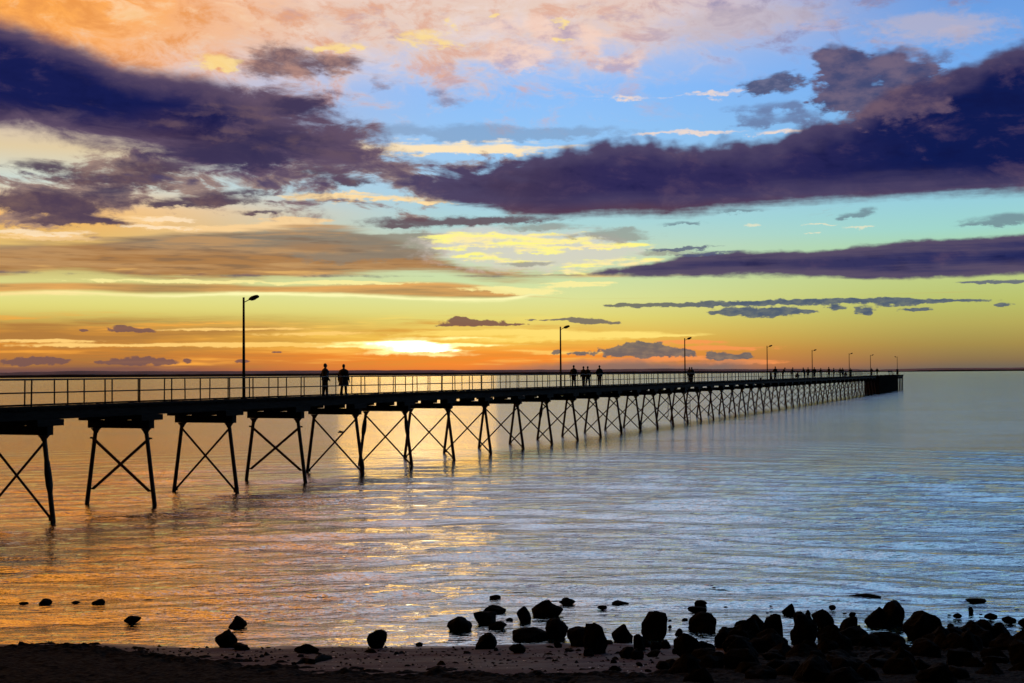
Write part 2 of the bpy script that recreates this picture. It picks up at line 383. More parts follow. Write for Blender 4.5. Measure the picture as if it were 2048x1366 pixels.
    # little cumulus above the horizon
    c = cover(c, fuzzy([(920, 640, 28, 6), (955, 645, 50, 5), (1000, 650, 50, 2.5), (900, 651, 26, 2.5)], (.22, .65), n_cum, 2.0, 1.2) * .95, lin(128, 90, 78))
    c = cover(c, fuzzy([(1160, 641, 34, 6), (1110, 640, 60, 2), (1190, 643, 20, 4), (1230, 646, 14, 3)], (.22, .65), n_cum, 2.0, 1.2) * .93, lin(118, 108, 100))
    c = cover(c, fuzzy([(1230, 704, 40, 9), (1290, 700, 46, 12), (1275, 692, 24, 9), (1320, 706, 46, 8), (1310, 694, 20, 7), (1370, 706, 22, 8), (1425, 710, 14, 7), (1450, 713, 22, 7), (1495, 711, 12, 6), (1470, 714, 30, 3), (1160, 707, 24, 4), (1113, 704, 9, 6)],
                       (.25, .6), n_cum + n_puff * .5, 2.2, .8) * .93, nb.mix(nb.sstep(-.12, .2, n_fine), lin(102, 98, 100), lin(134, 118, 104)))
    c = cover(c, fuzzy([(245, 657, 24, 5), (285, 660, 32, 3.5), (168, 661, 8, 2), (30, 724, 34, 7), (70, 720, 26, 7), (110, 723, 24, 5), (250, 724, 30, 6), (295, 720, 30, 8), (330, 724, 22, 5), (376, 722, 9, 4), (480, 722, 16, 4), (555, 705, 10, 2), (210, 726, 26, 3)],
                       (.22, .62), n_cum + n_puff * .5, 2.2, .8) * .9, lin(120, 86, 82))
    c = cover(c, fuzzy([(160, 642, 60, 2), (290, 642, 70, 2), (400, 644, 60, 2), (240, 644, 40, 2)], (.3, .9), n_str2, 1.0) * .45, lin(176, 150, 84))

    # ---- above the picture and behind the viewer: dusk
    sky = nt.nodes.new('ShaderNodeTexSky')
    sky.sky_type = 'NISHITA'
    sky.sun_disc = False
    sky.sun_elevation = SUN_EL
    sky.sun_rotation = SUN_AZ
    nish = S(nb, sky.outputs[0])
    nsc = nb.vmath('MULTIPLY', nish, (.009, .009, .009))
    hi = nb.sstep(1500, 2900, V)
    back = nb.sstep(.25, -.35, dy)
    c = nb.mix(hi.max(back), c, nsc)
    c = nb.mix(nb.sstep(0, -60, V), c, lin(60, 55, 60))
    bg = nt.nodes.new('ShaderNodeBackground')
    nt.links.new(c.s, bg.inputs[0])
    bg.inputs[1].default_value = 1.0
    out = nt.nodes.new('ShaderNodeOutputWorld')
    nt.links.new(bg.outputs[0], out.inputs[0])
    w.cycles.sampling_method = 'NONE'


make_sky()

sun_d = bpy.data.lights.new('sun', 'SUN')
sun_d.energy = 0.030
sun_d.angle = R(7)
sun_d.color = (1.0, .52, .07)
sun = bpy.data.objects.new('sun', sun_d)
sun.rotation_euler = SUN_DIR.to_track_quat('Z', 'Y').to_euler()
col.objects.link(sun)

# ------------------------------------------------------------------ materials
def new_mat(name):
    m = bpy.data.materials.new(name)
    m.use_nodes = True
    nt = m.node_tree
    nt.nodes.clear()
    out = nt.nodes.new('ShaderNodeOutputMaterial')
    return m, nt, NB(nt), out


def simple_mat(name, c1, c2, rough=.8, scale=3.0, stretch=(1, 1, 1), bump=0.0, bscale=20.0, spec=.3, metal=0.0):
    m, nt, nb, out = new_mat(name)
    tc = nt.nodes.new('ShaderNodeTexCoord')
    o = S(nb, tc.outputs['Object'])
    v = nb.vmath('MULTIPLY', o, stretch)
    f = nb.sstep(.3, .7, nb.noise(v, scale, 5, .6))
    p = nt.nodes.new('ShaderNodeBsdfPrincipled')
    nt.links.new(nb.mix(f, (*c1, 1), (*c2, 1)).s, p.inputs['Base Color'])
    p.inputs['Roughness'].default_value = rough
    p.inputs['Specular IOR Level'].default_value = spec
    p.inputs['Metallic'].default_value = metal
    if bump:
        b = nt.nodes.new('ShaderNodeBump')
        b.inputs['Strength'].default_value = 1
        b.inputs['Distance'].default_value = bump
        nt.links.new(nb.noise(v, bscale, 4, .6).s, b.inputs['Height'])
        nt.links.new(b.outputs[0], p.inputs['Normal'])
    nt.links.new(p.outputs[0], out.inputs[0])
    return m


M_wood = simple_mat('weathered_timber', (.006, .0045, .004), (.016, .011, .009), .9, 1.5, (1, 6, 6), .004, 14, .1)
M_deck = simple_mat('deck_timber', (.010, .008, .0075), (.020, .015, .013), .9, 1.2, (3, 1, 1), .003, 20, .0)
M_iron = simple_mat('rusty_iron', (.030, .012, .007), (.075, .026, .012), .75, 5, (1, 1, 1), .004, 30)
M_crust = simple_mat('barnacle_sleeve', (.016, .013, .012), (.035, .028, .024), .9, 9, (1, 1, 1), .012, 22)
M_galv = simple_mat('dull_galvanised', (.020, .013, .009), (.040, .025, .016), .7, 4, (1, 1, 1), 0, 1, .15, 0)
M_glass = simple_mat('lamp_cover', (.16, .15, .13), (.22, .2, .17), .25, 8)
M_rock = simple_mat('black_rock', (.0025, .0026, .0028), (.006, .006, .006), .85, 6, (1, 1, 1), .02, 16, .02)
M_weed = simple_mat('dry_seaweed', (.002, .0018, .0018), (.006, .005, .0045), .95, 9, (1, 1, 1), .01, 30, .05)
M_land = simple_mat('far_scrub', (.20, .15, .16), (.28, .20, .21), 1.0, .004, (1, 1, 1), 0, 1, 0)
M_skin = simple_mat('skin', (.22, .12, .08), (.26, .15, .10), .6, 12)
M_cloth = [simple_mat('dark_jacket', (.014, .014, .020), (.022, .021, .028), .9, 10),
           simple_mat('brown_coat', (.020, .014, .012), (.030, .021, .017), .9, 10),
           simple_mat('grey_jumper', (.022, .022, .024), (.034, .033, .034), .9, 10)]
M_trous = simple_mat('dark_trousers', (.010, .011, .016), (.018, .018, .024), .9, 10)
M_hair = simple_mat('hair', (.012, .008, .006), (.02, .014, .01), .7, 20, (1, 1, 5))
M_shoe = simple_mat('shoe_leather', (.010, .008, .007), (.016, .012, .010), .6, 12)
M_shell = simple_mat('broken_shell', (.30, .26, .24), (.45, .38, .36), .6, 12)
M_bird = simple_mat('dark_feathers', (.02, .018, .018), (.05, .045, .04), .8, 12)


def make_sand():
    m, nt, nb, out = new_mat('damp_sand')
    tc = nt.nodes.new('ShaderNodeTexCoord')
    o = S(nb, tc.outputs['Object'])
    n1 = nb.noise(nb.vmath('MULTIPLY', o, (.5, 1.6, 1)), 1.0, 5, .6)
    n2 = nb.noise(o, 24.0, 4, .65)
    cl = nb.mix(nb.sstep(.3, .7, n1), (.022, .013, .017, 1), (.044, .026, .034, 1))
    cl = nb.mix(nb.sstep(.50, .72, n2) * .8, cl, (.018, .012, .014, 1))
    p = nt.nodes.new('ShaderNodeBsdfPrincipled')
    nt.links.new(cl.s, p.inputs['Base Color'])
    sp = nt.nodes.new('ShaderNodeSeparateXYZ')
    nt.links.new(o.s, sp.inputs[0])
    wet = nb.sstep(.075, .01, S(nb, sp.outputs[2]) + (n1 - .5) * .06)      # the strip the last wave wetted
    nt.links.new((nb.sstep(.35, .65, n1) * .25 + .65 - wet * .40).s, p.inputs['Roughness'])
    nt.links.new((wet * .30 + .12).s, p.inputs['Specular IOR Level'])
    b = nt.nodes.new('ShaderNodeBump')
    b.inputs['Distance'].default_value = .02
    nt.links.new((nb.noise(o, 14.0, 5, .6) + n1 * .8).s, b.inputs['Height'])
    nt.links.new(b.outputs[0], p.inputs['Normal'])
    nt.links.new(p.outputs[0], out.inputs[0])
    return m


def make_water_mat():
    m, nt, nb, out = new_mat('sea_water')
    g = nt.nodes.new('ShaderNodeNewGeometry')
    P = S(nb, g.outputs['Position'])
    h1 = nb.noise(nb.vmath('MULTIPLY', P, (.85, 2.2, 1)), 1.0, 3, .55) * .085
    h2 = nb.noise(nb.vmath('MULTIPLY', P, (2.1, 4.6, 1)), 1.0, 3, .6) * .046
    h3 = nb.noise(nb.vmath('MULTIPLY', P, (6.5, 13.0, 1)), 1.0, 2, .6) * .015
    calm = nb.noise(nb.vmath('MULTIPLY', P, (.05, .12, 1)), 1.0, 3, .5)
    h = (h1 + h2 + h3) * (nb.sstep(.3, .7, calm) * .6 + .6)
    b = nt.nodes.new('ShaderNodeBump')
    b.inputs['Strength'].default_value = 1.0
    b.inputs['Distance'].default_value = 1.0
    nt.links.new(h.s, b.inputs['Height'])
    gl = nt.nodes.new('ShaderNodeBsdfGlossy')
    gl.inputs['Color'].default_value = (.66, .645, .615, 1)
    sp = nt.nodes.new('ShaderNodeSeparateXYZ')
    nt.links.new(P.s, sp.inputs[0])
    # farther out the wind ruffles the surface more finely than the mesh or the ripples can show
    nt.links.new((nb.sstep(26, 130, S(nb, sp.outputs[1])) * .12 + .018).s, gl.inputs['Roughness'])
    nt.links.new(b.outputs[0], gl.inputs['Normal'])
    df = nt.nodes.new('ShaderNodeBsdfDiffuse')
    df.inputs['Color'].default_value = (.02, .055, .065, 1)
    fr = nt.nodes.new('ShaderNodeFresnel')
    fr.inputs['IOR'].default_value = 2.6
    nt.links.new(b.outputs[0], fr.inputs['Normal'])
    mx = nt.nodes.new('ShaderNodeMixShader')
    nt.links.new((S(nb, fr.outputs[0]) * .6 + .55).sat().s, mx.inputs[0])
    nt.links.new(df.outputs[0], mx.inputs[1])
    nt.links.new(gl.outputs[0], mx.inputs[2])
    nt.links.new(mx.outputs[0], out.inputs[0])
    return m


M_sand, M_water = make_sand(), make_water_mat()


# ------------------------------------------------------------------ mesh helpers
class MB:
    def __init__(self):
        self.v, self.f = [], []

    def add(self, vs, fs):
        o = len(self.v)
        self.v += [tuple(p) for p in vs]
        self.f += [tuple(i + o for i in q) for q in fs]
        return self

    def box(self, a, b, jit=0.0):
        (x0, y0, z0), (x1, y1, z1) = a, b
        j = lambda: rng.uniform(-jit, jit) if jit else 0.0
        vs = [(x + j(), y + j(), z + j()) for z in (z0, z1) for x, y in ((x0, y0), (x1, y0), (x1, y1), (x0, y1))]
        return self.add(vs, [(3, 2, 1, 0), (4, 5, 6, 7), (0, 1, 5, 4), (1, 2, 6, 5), (2, 3, 7, 6), (3, 0, 4, 7)])

    def tube(self, pts, rad, n=10, sx=1.0, jit=0.0):
        """tapered tube through pts with a radius per point, closed ends"""
        pts = [Vector(p) for p in pts]
        rings = []
        for i, p in enumerate(pts):
            t = (pts[min(i + 1, len(pts) - 1)] - pts[max(i - 1, 0)]).normalized()
            u = t.cross(Vector((0, 1, 0)) if abs(t.y) < .9 else Vector((1, 0, 0))).normalized()
            w = t.cross(u)
            r = rad[i] if isinstance(rad, (list, tuple)) else rad
            rings.append([p + (u * math.cos(a) * sx + w * math.sin(a)) * (r * (1 + rng.uniform(-jit, jit)))
                          for a in (2 * math.pi * k / n for k in range(n))])
        vs = [q for r_ in rings for q in r_]
        fs = []
        for i in range(len(pts) - 1):
            for k in range(n):
                a, b = i * n + k, i * n + (k + 1) % n
                fs.append((a, b, b + n, a + n))
        fs.append(tuple(range(n - 1, -1, -1)))
        fs.append(tuple((len(pts) - 1) * n + k for k in range(n)))
        return self.add(vs, fs)

    def beam(self, p0, p1, w, h):
        """rectangular bar from p0 to p1 (w across, h in the up direction)"""
        p0, p1 = Vector(p0), Vector(p1)
        t = (p1 - p0).normalized()
        u = t.cross(Vector((0, 0, 1)))
        u = u.normalized() if u.length > 1e-4 else Vector((1, 0, 0))
        z = u.cross(t)
        vs = [p + u * (a * w / 2) + z * (b * h / 2) for p in (p0, p1) for a, b in ((-1, -1), (1, -1), (1, 1), (-1, 1))]
        return self.add(vs, [(0, 1, 2, 3), (7, 6, 5, 4), (0, 4, 5, 1), (1, 5, 6, 2), (2, 6, 7, 3), (3, 7, 4, 0)])

    def ellipsoid(self, c, r, nu=14, nv=9, rot=None):
        c = Vector(c)
        vs, fs = [], []
        for j in range(nv + 1):
            th = math.pi * j / nv
            for i in range(nu):
                ph = 2 * math.pi * i / nu
                p = Vector((r[0] * math.sin(th) * math.cos(ph), r[1] * math.sin(th) * math.sin(ph), r[2] * math.cos(th)))
                if rot is not None:
                    p = rot @ p
                vs.append(c + p)
        for j in range(nv):
            for i in range(nu):
                a, b = j * nu + i, j * nu + (i + 1) % nu
                fs.append((a, a + nu, b + nu, b))
        return self.add(vs, fs)

    def mesh(self, name, mat, smooth=False):
        me = bpy.data.meshes.new(name)
        me.from_pydata(self.v, [], self.f)
        me.validate()
        me.update()
        me.materials.append(mat)
        if smooth:
            for p in me.polygons:
                p.use_smooth = True
        return me

    def build(self, name, mat, parent=None, smooth=False, loc=None):
        return link(name, self.mesh(name, mat, smooth), parent, loc)


def link(name, me, parent=None, loc=None):
    o = bpy.data.objects.new(name, me)
    col.objects.link(o)
    if parent is not None:
        o.parent = parent
    if loc is not None:
        o.location = loc
    return o


def empty(name, loc, rz=0.0):
    o = bpy.data.objects.new(name, None)
    o.empty_display_size = .3
    o.location = loc
    o.rotation_euler = (0, 0, rz)
    col.objects.link(o)
    return o


def tag(o, label, cat, group=None):
    o['label'], o['category'] = label, cat
    if group:
        o['group'] = group
    return o


def setting(o, kind='structure'):
    o['kind'] = kind
    return o


# ------------------------------------------------------------------ sea, beach, far shore
def ground_z(x, y):
    """beach height: the waterline wanders a little, the sand climbs towards the viewer"""
    yw = 25.55 + .18 * math.sin(x * .5 + .6) + .10 * math.sin(x * 1.3) - .035 * x
    s = yw - y
    return s * .13 if s > 0 else s * .06


def hit(px, py):
    """point of the beach or the water surface seen in that direction"""
    d = ray(px, py)
    k = EYE / -d.z
    for _ in range(12):
        p = Vector((0, 0, EYE)) + d * k
        z = max(0.0, ground_z(p.x, p.y))
        k += (p.z - z) / -d.z * .8
    return Vector((0, 0, EYE)) + d * k


def make_water():
    # fine sheet with real low waves near the beach, coarse out to the horizon
    rows = [22.0]
    while rows[-1] < 110:
        rows.append(rows[-1] + .085 * (rows[-1] / 25.0) ** 1.25)
    nf = len(rows)
    while rows[-1] < 45000:
        rows.append(rows[-1] * 1.16)
    rows = np.array(rows)
    nx = 420
    sfrac = np.linspace(-1, 1, nx)
    X = np.outer(rows * .52 + 6.0, sfrac)
    X[nf:] = np.outer(rows[nf:] * 1.6 + 100, np.sign(sfrac) * np.abs(sfrac) ** 1.5)
    # keep the last fine row and the first coarse row joined by a normal strip
    Y = np.repeat(rows[:, None], nx, 1)
    w = np.zeros_like(X)
    prs = np.random.RandomState(5)
    amp_y = np.clip((Y - 24.5) / 6.0, .15, 1) * np.clip((105 - Y) / 40.0, 0, 1)
    dy = .085 * (Y / 25.0) ** 1.25
    bendq = .020 * X * X / (1 + np.abs(X) * .02)
    for i in range(46):
        swell = i < 16
        if swell:                      # the regular low swell running in towards the beach
            lam, ang, slope = prs.uniform(1.9, 4.6), prs.normal(.12, .10), .030
        else:                          # wind chop from everywhere
            lam, ang, slope = .42 * 5.5 ** prs.uniform(0, 1), prs.normal(.03, .30), .037
        k = 2 * math.pi / lam
        a = slope * lam / 6.283
        ph = k * ((Y + bendq * (1.0 if swell else .3)) * math.cos(ang) + X * math.sin(ang)) + prs.uniform(0, 6.28)
        ph += .8 * np.sin(X * prs.uniform(.1, .5) + prs.uniform(0, 6.28)) * np.sin(Y * prs.uniform(.05, .2) + prs.uniform(0, 6.28))
        env = .55 + .45 * np.sin(X * prs.uniform(.08, .6) + Y * prs.uniform(.03, .3) + prs.uniform(0, 6.28))
        res = np.clip(lam / dy / 4.0 - 1.0, 0, 1)
        w += a * env * (np.sin(ph) + .25 * np.sin(2 * ph)) * res
    Z = w * amp_y
    Z[nf - 1:] = 0
    V = np.stack([X, Y, Z], -1).reshape(-1, 3)
    nr = len(rows)
    idx = np.arange(nr * nx).reshape(nr, nx)
    q = np.stack([idx[:-1, :-1], idx[:-1, 1:], idx[1:, 1:], idx[1:, :-1]], -1).reshape(-1, 4)
    me = bpy.data.meshes.new('water')
    me.from_pydata(V.tolist(), [], q.tolist())
    me.update()
    me.materials.append(M_water)
    me.polygons.foreach_set('use_smooth', [True] * len(me.polygons))
    return setting(link('water', me))


make_water()


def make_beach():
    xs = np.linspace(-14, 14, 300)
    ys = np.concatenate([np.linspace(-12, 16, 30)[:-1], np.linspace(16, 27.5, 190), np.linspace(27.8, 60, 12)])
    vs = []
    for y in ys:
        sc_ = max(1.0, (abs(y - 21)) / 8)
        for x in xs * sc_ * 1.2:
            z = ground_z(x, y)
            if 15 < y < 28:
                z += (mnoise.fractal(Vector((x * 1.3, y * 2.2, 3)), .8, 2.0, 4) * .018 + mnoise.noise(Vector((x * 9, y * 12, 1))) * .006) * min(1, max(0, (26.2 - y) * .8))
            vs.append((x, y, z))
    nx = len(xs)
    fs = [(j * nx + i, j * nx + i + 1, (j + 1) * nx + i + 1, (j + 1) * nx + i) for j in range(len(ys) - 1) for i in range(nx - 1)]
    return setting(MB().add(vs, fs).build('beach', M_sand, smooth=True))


make_beach()


def to_px(p):
    v = CAM_R.transposed() @ (Vector(p) - Vector((0, 0, EYE)))
    return 1024 + F * v.x / -v.z, 683 - F * v.y / -v.z


def make_hills():
    prof = [(-900, 11), (-300, 10), (0, 10), (60, 11.0), (130, 12.5), (200, 11), (420, 9.5), (700, 9.5), (1000, 8.2), (1200, 7.4), (1280, 8.2), (1360, 8.4),
            (1430, 6.6), (1600, 5.6), (1700, 4.6), (1760, 3.2), (1795, 1.0), (1815, 2.2), (1840, 4.4), (1900, 5.4), (2048, 5.0), (2600, 5), (3000, 3)]
    D = 9000.0
    mb = MB()
    n = 900
    rows = []
    for i in range(n + 1):
        px = -900 + 3900 * i / n
        h = np.interp(px, [p[0] for p in prof], [p[1] for p in prof])
        h += mnoise.fractal(Vector((px * .02, 0, 0)), .9, 2, 4) * .7
        h = max(h, .2)
        x, z = (px - 1024) / F * D, (h + 1.6) / F * D
        rows.append([(x, D, -1), (x, D + 5, z * .45), (x, D + 90, z * .8), (x, D + 260, z), (x, D + 900, z * .9), (x, D + 1500, -1)])
    m = len(rows[0])
    mb.add([p for r in rows for p in r], [(i * m + k, (i + 1) * m + k, (i + 1) * m + k + 1, i * m + k + 1) for i in range(n) for k in range(m - 1)])
    return setting(mb.build('hills', M_land))


make_hills()

# ------------------------------------------------------------------ the pier
TH = .379
D_, N_ = Vector((math.sin(TH), math.cos(TH), 0)), Vector((-math.cos(TH), math.sin(TH), 0))
LMID = 35.09
PIER_RZ = math.atan2(D_.y, D_.x)
T_A, T_END = 12.0, 386.0


def pier_pt(t, y=0.0, z=0.0):
    return D_ * t + N_ * (LMID + y) + Vector((0, 0, z))


def t_at(px, y=0.0):
    """distance along the pier of whatever stands at lateral offset y in that column"""
    u = (px - 1024) / F
    return (LMID + y) * (math.cos(TH) + u * math.sin(TH)) / (math.sin(TH) - u * math.cos(TH))


ZDECK = 4.168
pier = tag(empty('pier', pier_pt(0), PIER_RZ), 'long dark timber pier on cross-braced trestles running out over the water', 'pier')

# deck planks
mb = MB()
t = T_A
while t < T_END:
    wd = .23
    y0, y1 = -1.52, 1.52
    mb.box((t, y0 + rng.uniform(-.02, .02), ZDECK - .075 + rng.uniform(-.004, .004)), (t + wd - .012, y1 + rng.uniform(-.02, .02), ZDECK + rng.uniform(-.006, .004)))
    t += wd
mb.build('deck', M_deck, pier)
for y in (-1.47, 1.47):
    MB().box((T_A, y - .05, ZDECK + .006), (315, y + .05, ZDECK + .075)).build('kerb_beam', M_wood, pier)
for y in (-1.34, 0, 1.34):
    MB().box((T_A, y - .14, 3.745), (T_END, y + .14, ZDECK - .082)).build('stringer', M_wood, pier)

# trestles
Z_CAP0, Z_CAP1 = 3.172, 3.50


def cap_mesh():
    return MB().box((-.16, -1.56, Z_CAP0), (.16, 1.56, Z_CAP1), .004).mesh('trestle', M_wood)


def corbel_mesh():
    mb = MB()
    mb.box((-.70, -.25, Z_CAP1 + .003), (.70, .25, 3.742), .004)
    return mb.mesh('corbel', M_wood)


def leg_mesh(s, spread, sleeve=False):
    ztop, top, bot = Z_CAP0 - .004, 1.27, 1.27 + spread
    f = lambda z: (0, s * (top + (bot - top) * (1 - z / ztop)), z)
    mb = MB()
    mb.tube([f(-1.6), f(.2), f(1.6), f(ztop - .02)], [.098, .094, .088, .088], 10, 1, .03)
    return mb.mesh('leg', M_iron, True)


def sleeve_mesh(s, spread, z0, z1):
    ztop, top, bot = Z_CAP0 - .004, 1.27, 1.27 + spread
    f = lambda z: (0, s * (top + (bot - top) * (1 - z / ztop)), z)
    zs = [z0, z0 + (z1 - z0) * .25, z0 + (z1 - z0) * .6, z1 - .15, z1]
    return MB().tube([f(z) for z in zs], [.085, .13, .135, .105, .082], 10, 1, .06).mesh('sleeve', M_crust, True)


def head_mesh(s):
    mb = MB()
    y = s * 1.27
    mb.tube([(0, y, Z_CAP0 - .22), (0, y, Z_CAP0 - .12), (0, y, Z_CAP0 - .012)], [.085, .13, .22], 10)
    return mb.mesh('leg_head', M_iron)


def brace_mesh(kind, s):
    """one diagonal; kind 0 is a heavy bar bolted above the water, kind 1 a thin rod down to the foot"""
    ztop = Z_CAP0
    yy = lambda z, sp: 1.27 + sp * (1 - z / ztop)
    mb = MB()
    if kind == 0:
        zt, zb, x = 2.74, .62, .09 * s
        p0, p1 = (x, -s * (yy(zt, .44) + .02), zt), (x, s * (yy(zb, .44) - .14), zb)
        mb.beam(p0, p1, .06, .11)
        mb.box((x - .028, min(s * (yy(zb, .44) - .18), s * (yy(zb, .44) + .12)), zb - .035), (x + .028, max(s * (yy(zb, .44) - .18), s * (yy(zb, .44) + .12)), zb + .03))
        mb.box((x - .03, min(-s * (yy(zt, .44) + .16), -s * yy(zt, .44)), zt - .02), (x + .03, max(-s * (yy(zt, .44) + .16), -s * yy(zt, .44)), zt + .05))
    else:
        zt, zb, x = 2.92, .10, .06 * s
        p0, p1 = (x, -s * (yy(zt, .44) - .05), zt), (x, s * (yy(zb, .44) - .03), zb)
        mb.tube([p0, p1], .048, 6)
        mb.box((x - .04, p1[1] - .09, zb - .07), (x + .04, p1[1] + .09, zb + .06))
    return mb.mesh('brace', M_iron)


SP_N, SP_F = .432, .456
me_cap, me_corbel = cap_mesh(), corbel_mesh()
me_leg = {-1: leg_mesh(-1, SP_N), 1: leg_mesh(1, SP_F)}
me_head = {-1: head_mesh(-1), 1: head_mesh(1)}
me_brace = {(k, s): brace_mesh(k, s) for k in (0, 1) for s in (-1, 1)}
me_sleeve = {(s, i): sleeve_mesh(s, SP_N if s < 0 else SP_F, z0, z1) for s in (-1, 1) for i, (z0, z1) in enumerate([(1.0, 2.3), (1.7, 2.75), (.1, .9)])}
sleeves = {1: [(-1, 0)], 6: [(1, 1), (-1, 1)], 13: [(-1, 2)], 14: [(-1, 2)], 11: [(1, 1)], 5: [(-1, 2)]}
T0B, SPB = 32.25, 5.958
K_END = 47
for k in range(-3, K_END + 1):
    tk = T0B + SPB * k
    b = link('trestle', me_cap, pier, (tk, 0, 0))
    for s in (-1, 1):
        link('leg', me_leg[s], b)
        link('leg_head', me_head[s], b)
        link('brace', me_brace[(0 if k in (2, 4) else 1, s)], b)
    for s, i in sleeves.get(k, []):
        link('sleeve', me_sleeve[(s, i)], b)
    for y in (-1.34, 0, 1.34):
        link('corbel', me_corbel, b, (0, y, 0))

# pier head: wider, closely piled landing
HT0, HT1, HT2 = 316.0, 363.0, 386.0
mb = MB()
t = HT0
while t < HT2:
    mb.box((t, -1.72 if t < HT1 else -1.55, ZDECK + .008), (t + .29, 1.62, ZDECK + .10 + rng.uniform(-.01, .01)))
    t += .3
head = mb.build('landing', M_deck, pier)
MB().box((HT0, -1.78, 2.5), (HT1, -1.66, 2.85)).box((HT0, -1.78, .9), (HT1, -1.66, 1.2)).build('waler', M_wood, head)
MB().box((HT0, -1.80, 3.55), (HT1, -1.74, ZDECK + .02)).build('fascia', M_wood, head)
for i in range(40):
    tt = HT0 + .6 + i * 1.16
    ztop = ZDECK + (.25 if i % 9 == 4 else -.02)
    mb = MB().tube([(tt, -1.95, -1.5), (tt + rng.uniform(-.05, .05), -1.95, ztop)], [.19, .17], 8)
    mb.build('fender_pile', M_wood, head)
for i in range(5):
    tt = HT1 + 2.5 + i * 4.9
    for y in (-1.3, 1.2):
        MB().tube([(tt, y, -1.5), (tt, y, 4.1)], [.16, .15], 8).build('pile', M_wood, head)
mb = MB()
for i in range(20):
    for y in (0.1, 1.35):
        tt = HT0 + 1.2 + i * 2.4
        mb.tube([(tt, y, -1.5), (tt, y, 4.1)], [.17, .16], 6)
o = mb.build('inner_piles', M_wood, head)
o['kind'] = 'stuff'
MB().box((HT0, -1.3, 3.2), (HT2, -1.0, 3.74)).box((HT0, 1.0, 3.2), (HT2, 1.3, 3.74)).build('head_beam', M_wood, head)
# boarding ladder hanging beside a trestle and a loose hanging rod
lt = t_at(1379, -2.1)
mb = MB()
for y in (-2.1, -1.75):
    mb.tube([(lt, y, -.6), (lt, y, 3.0)], .03, 6)
for i in range(11):
    mb.tube([(lt, -2.1, -.3 + i * .3), (lt, -1.75, -.3 + i * .3)], .022, 6)
mb.beam((lt, -1.75, 2.9), (lt, -1.4, 3.76), .05, .05)
mb.beam((lt, -2.1, 2.9), (lt, -1.4, 3.70), .05, .05)
mb.build('ladder', M_iron, pier)
lt = t_at(1335, -1.2)
MB().tube([(lt, -1.2, .95), (lt, -1.2, 3.75)], .03, 6).tube([(lt, -1.2, 1.0), (lt + .2, -1.0, .8)], .05, 6).build('hanging_rod', M_iron, pier)


# ------------------------------------------------------------------ railings
def railing(y, t_first, step, mid, label):
    r = tag(empty('railing', pier_pt(0, y), PIER_RZ), label, 'railing')
    ts = []
    t = t_first
    while t - step > T_A + .2:
        t -= step
    while t < 314:
        ts.append(t)
        t += step
    me = MB().tube([(0, 0, ZDECK + .004), (0, 0, ZDECK + 1.045)], .029, 8).mesh('post', M_galv, True)
    seen = [t for t in ts if t > 28][:100]
    for t in seen:
        o = link('post', me, r, (t, 0, 0))
        o.rotation_euler = (rng.uniform(-.012, .012), rng.uniform(-.012, .012), 0)
    mb = MB()
    for t in ts:
        if t not in seen:
            mb.tube([(t, 0, ZDECK + .004), (t, 0, ZDECK + 1.045)], .029, 6)
    o = mb.build('far_posts', M_galv, r)
    o['kind'] = 'stuff'
    def rail(z, rad):
        pts, t = [], T_A
        while t < 314:
            pts.append((t, 0, z + rng.uniform(-.006, .006)))
            t += step * 2
        return MB().tube(pts, rad, 8)
    rail(ZDECK + 1.05, .030).build('top_rail', M_galv, r, True)
    rail(ZDECK + mid, .026).build('mid_rail', M_galv, r, True)


railing(-1.45, 37.247, 2.088, .575, 'thin two-bar handrail along the pier edge nearer the rocky beach')
railing(1.45, 40.133, 1.761, .525, 'thin two-bar handrail along the far sunset side of the pier')


# ------------------------------------------------------------------ lamp posts
def lamp_parts(root):
    MB().tube([(0, 0, 0), (0, 0, .05)], [.14, .13], 10).tube([(0, 0, .05), (0, 0, 1.6), (0, 0, 5.05)], [.085, .075, .055], 10).build('pole', M_galv, root, True)
    MB().tube([(.02, 0, 4.80), (.22, 0, 4.90), (.30, 0, 4.93)], .022, 8).build('arm', M_galv, root, True)
    rot = Matrix.Rotation(-R(17), 3, 'Y')
    mb = MB()
    # cobra-head body: flat shell, narrow at the arm, blunt outer end
    secs = [(0, .035, .035), (.06, .09, .09), (.18, .14, .13), (.38, .15, .13), (.50, .13, .105), (.55, .06, .05)]
    vs, fs, n = [], [], 12
    for (x, w, h) in secs:
        for k in range(n):
            a = 2 * math.pi * k / n
            zz = math.sin(a) * h
            if zz < 0:
                zz *= .55
            vs.append(rot @ Vector((x, math.cos(a) * w, zz)) + Vector((.26, 0, 4.925)))
    for i in range(len(secs) - 1):
        for k in range(n):
            a, b = i * n + k, i * n + (k + 1) % n
            fs.append((a, a + n, b + n, b))
    fs += [tuple(range(n)), tuple(range(len(vs) - 1, len(vs) - n - 1, -1))]
    h = mb.add(vs, fs).build('lamp_head', M_galv, root, True)
    MB().ellipsoid(rot @ Vector((.25, 0, -.05)) + Vector((.26, 0, 4.925)), (.17, .085, .055), 14, 8, rot).build('lamp_cover', M_glass, h, True)


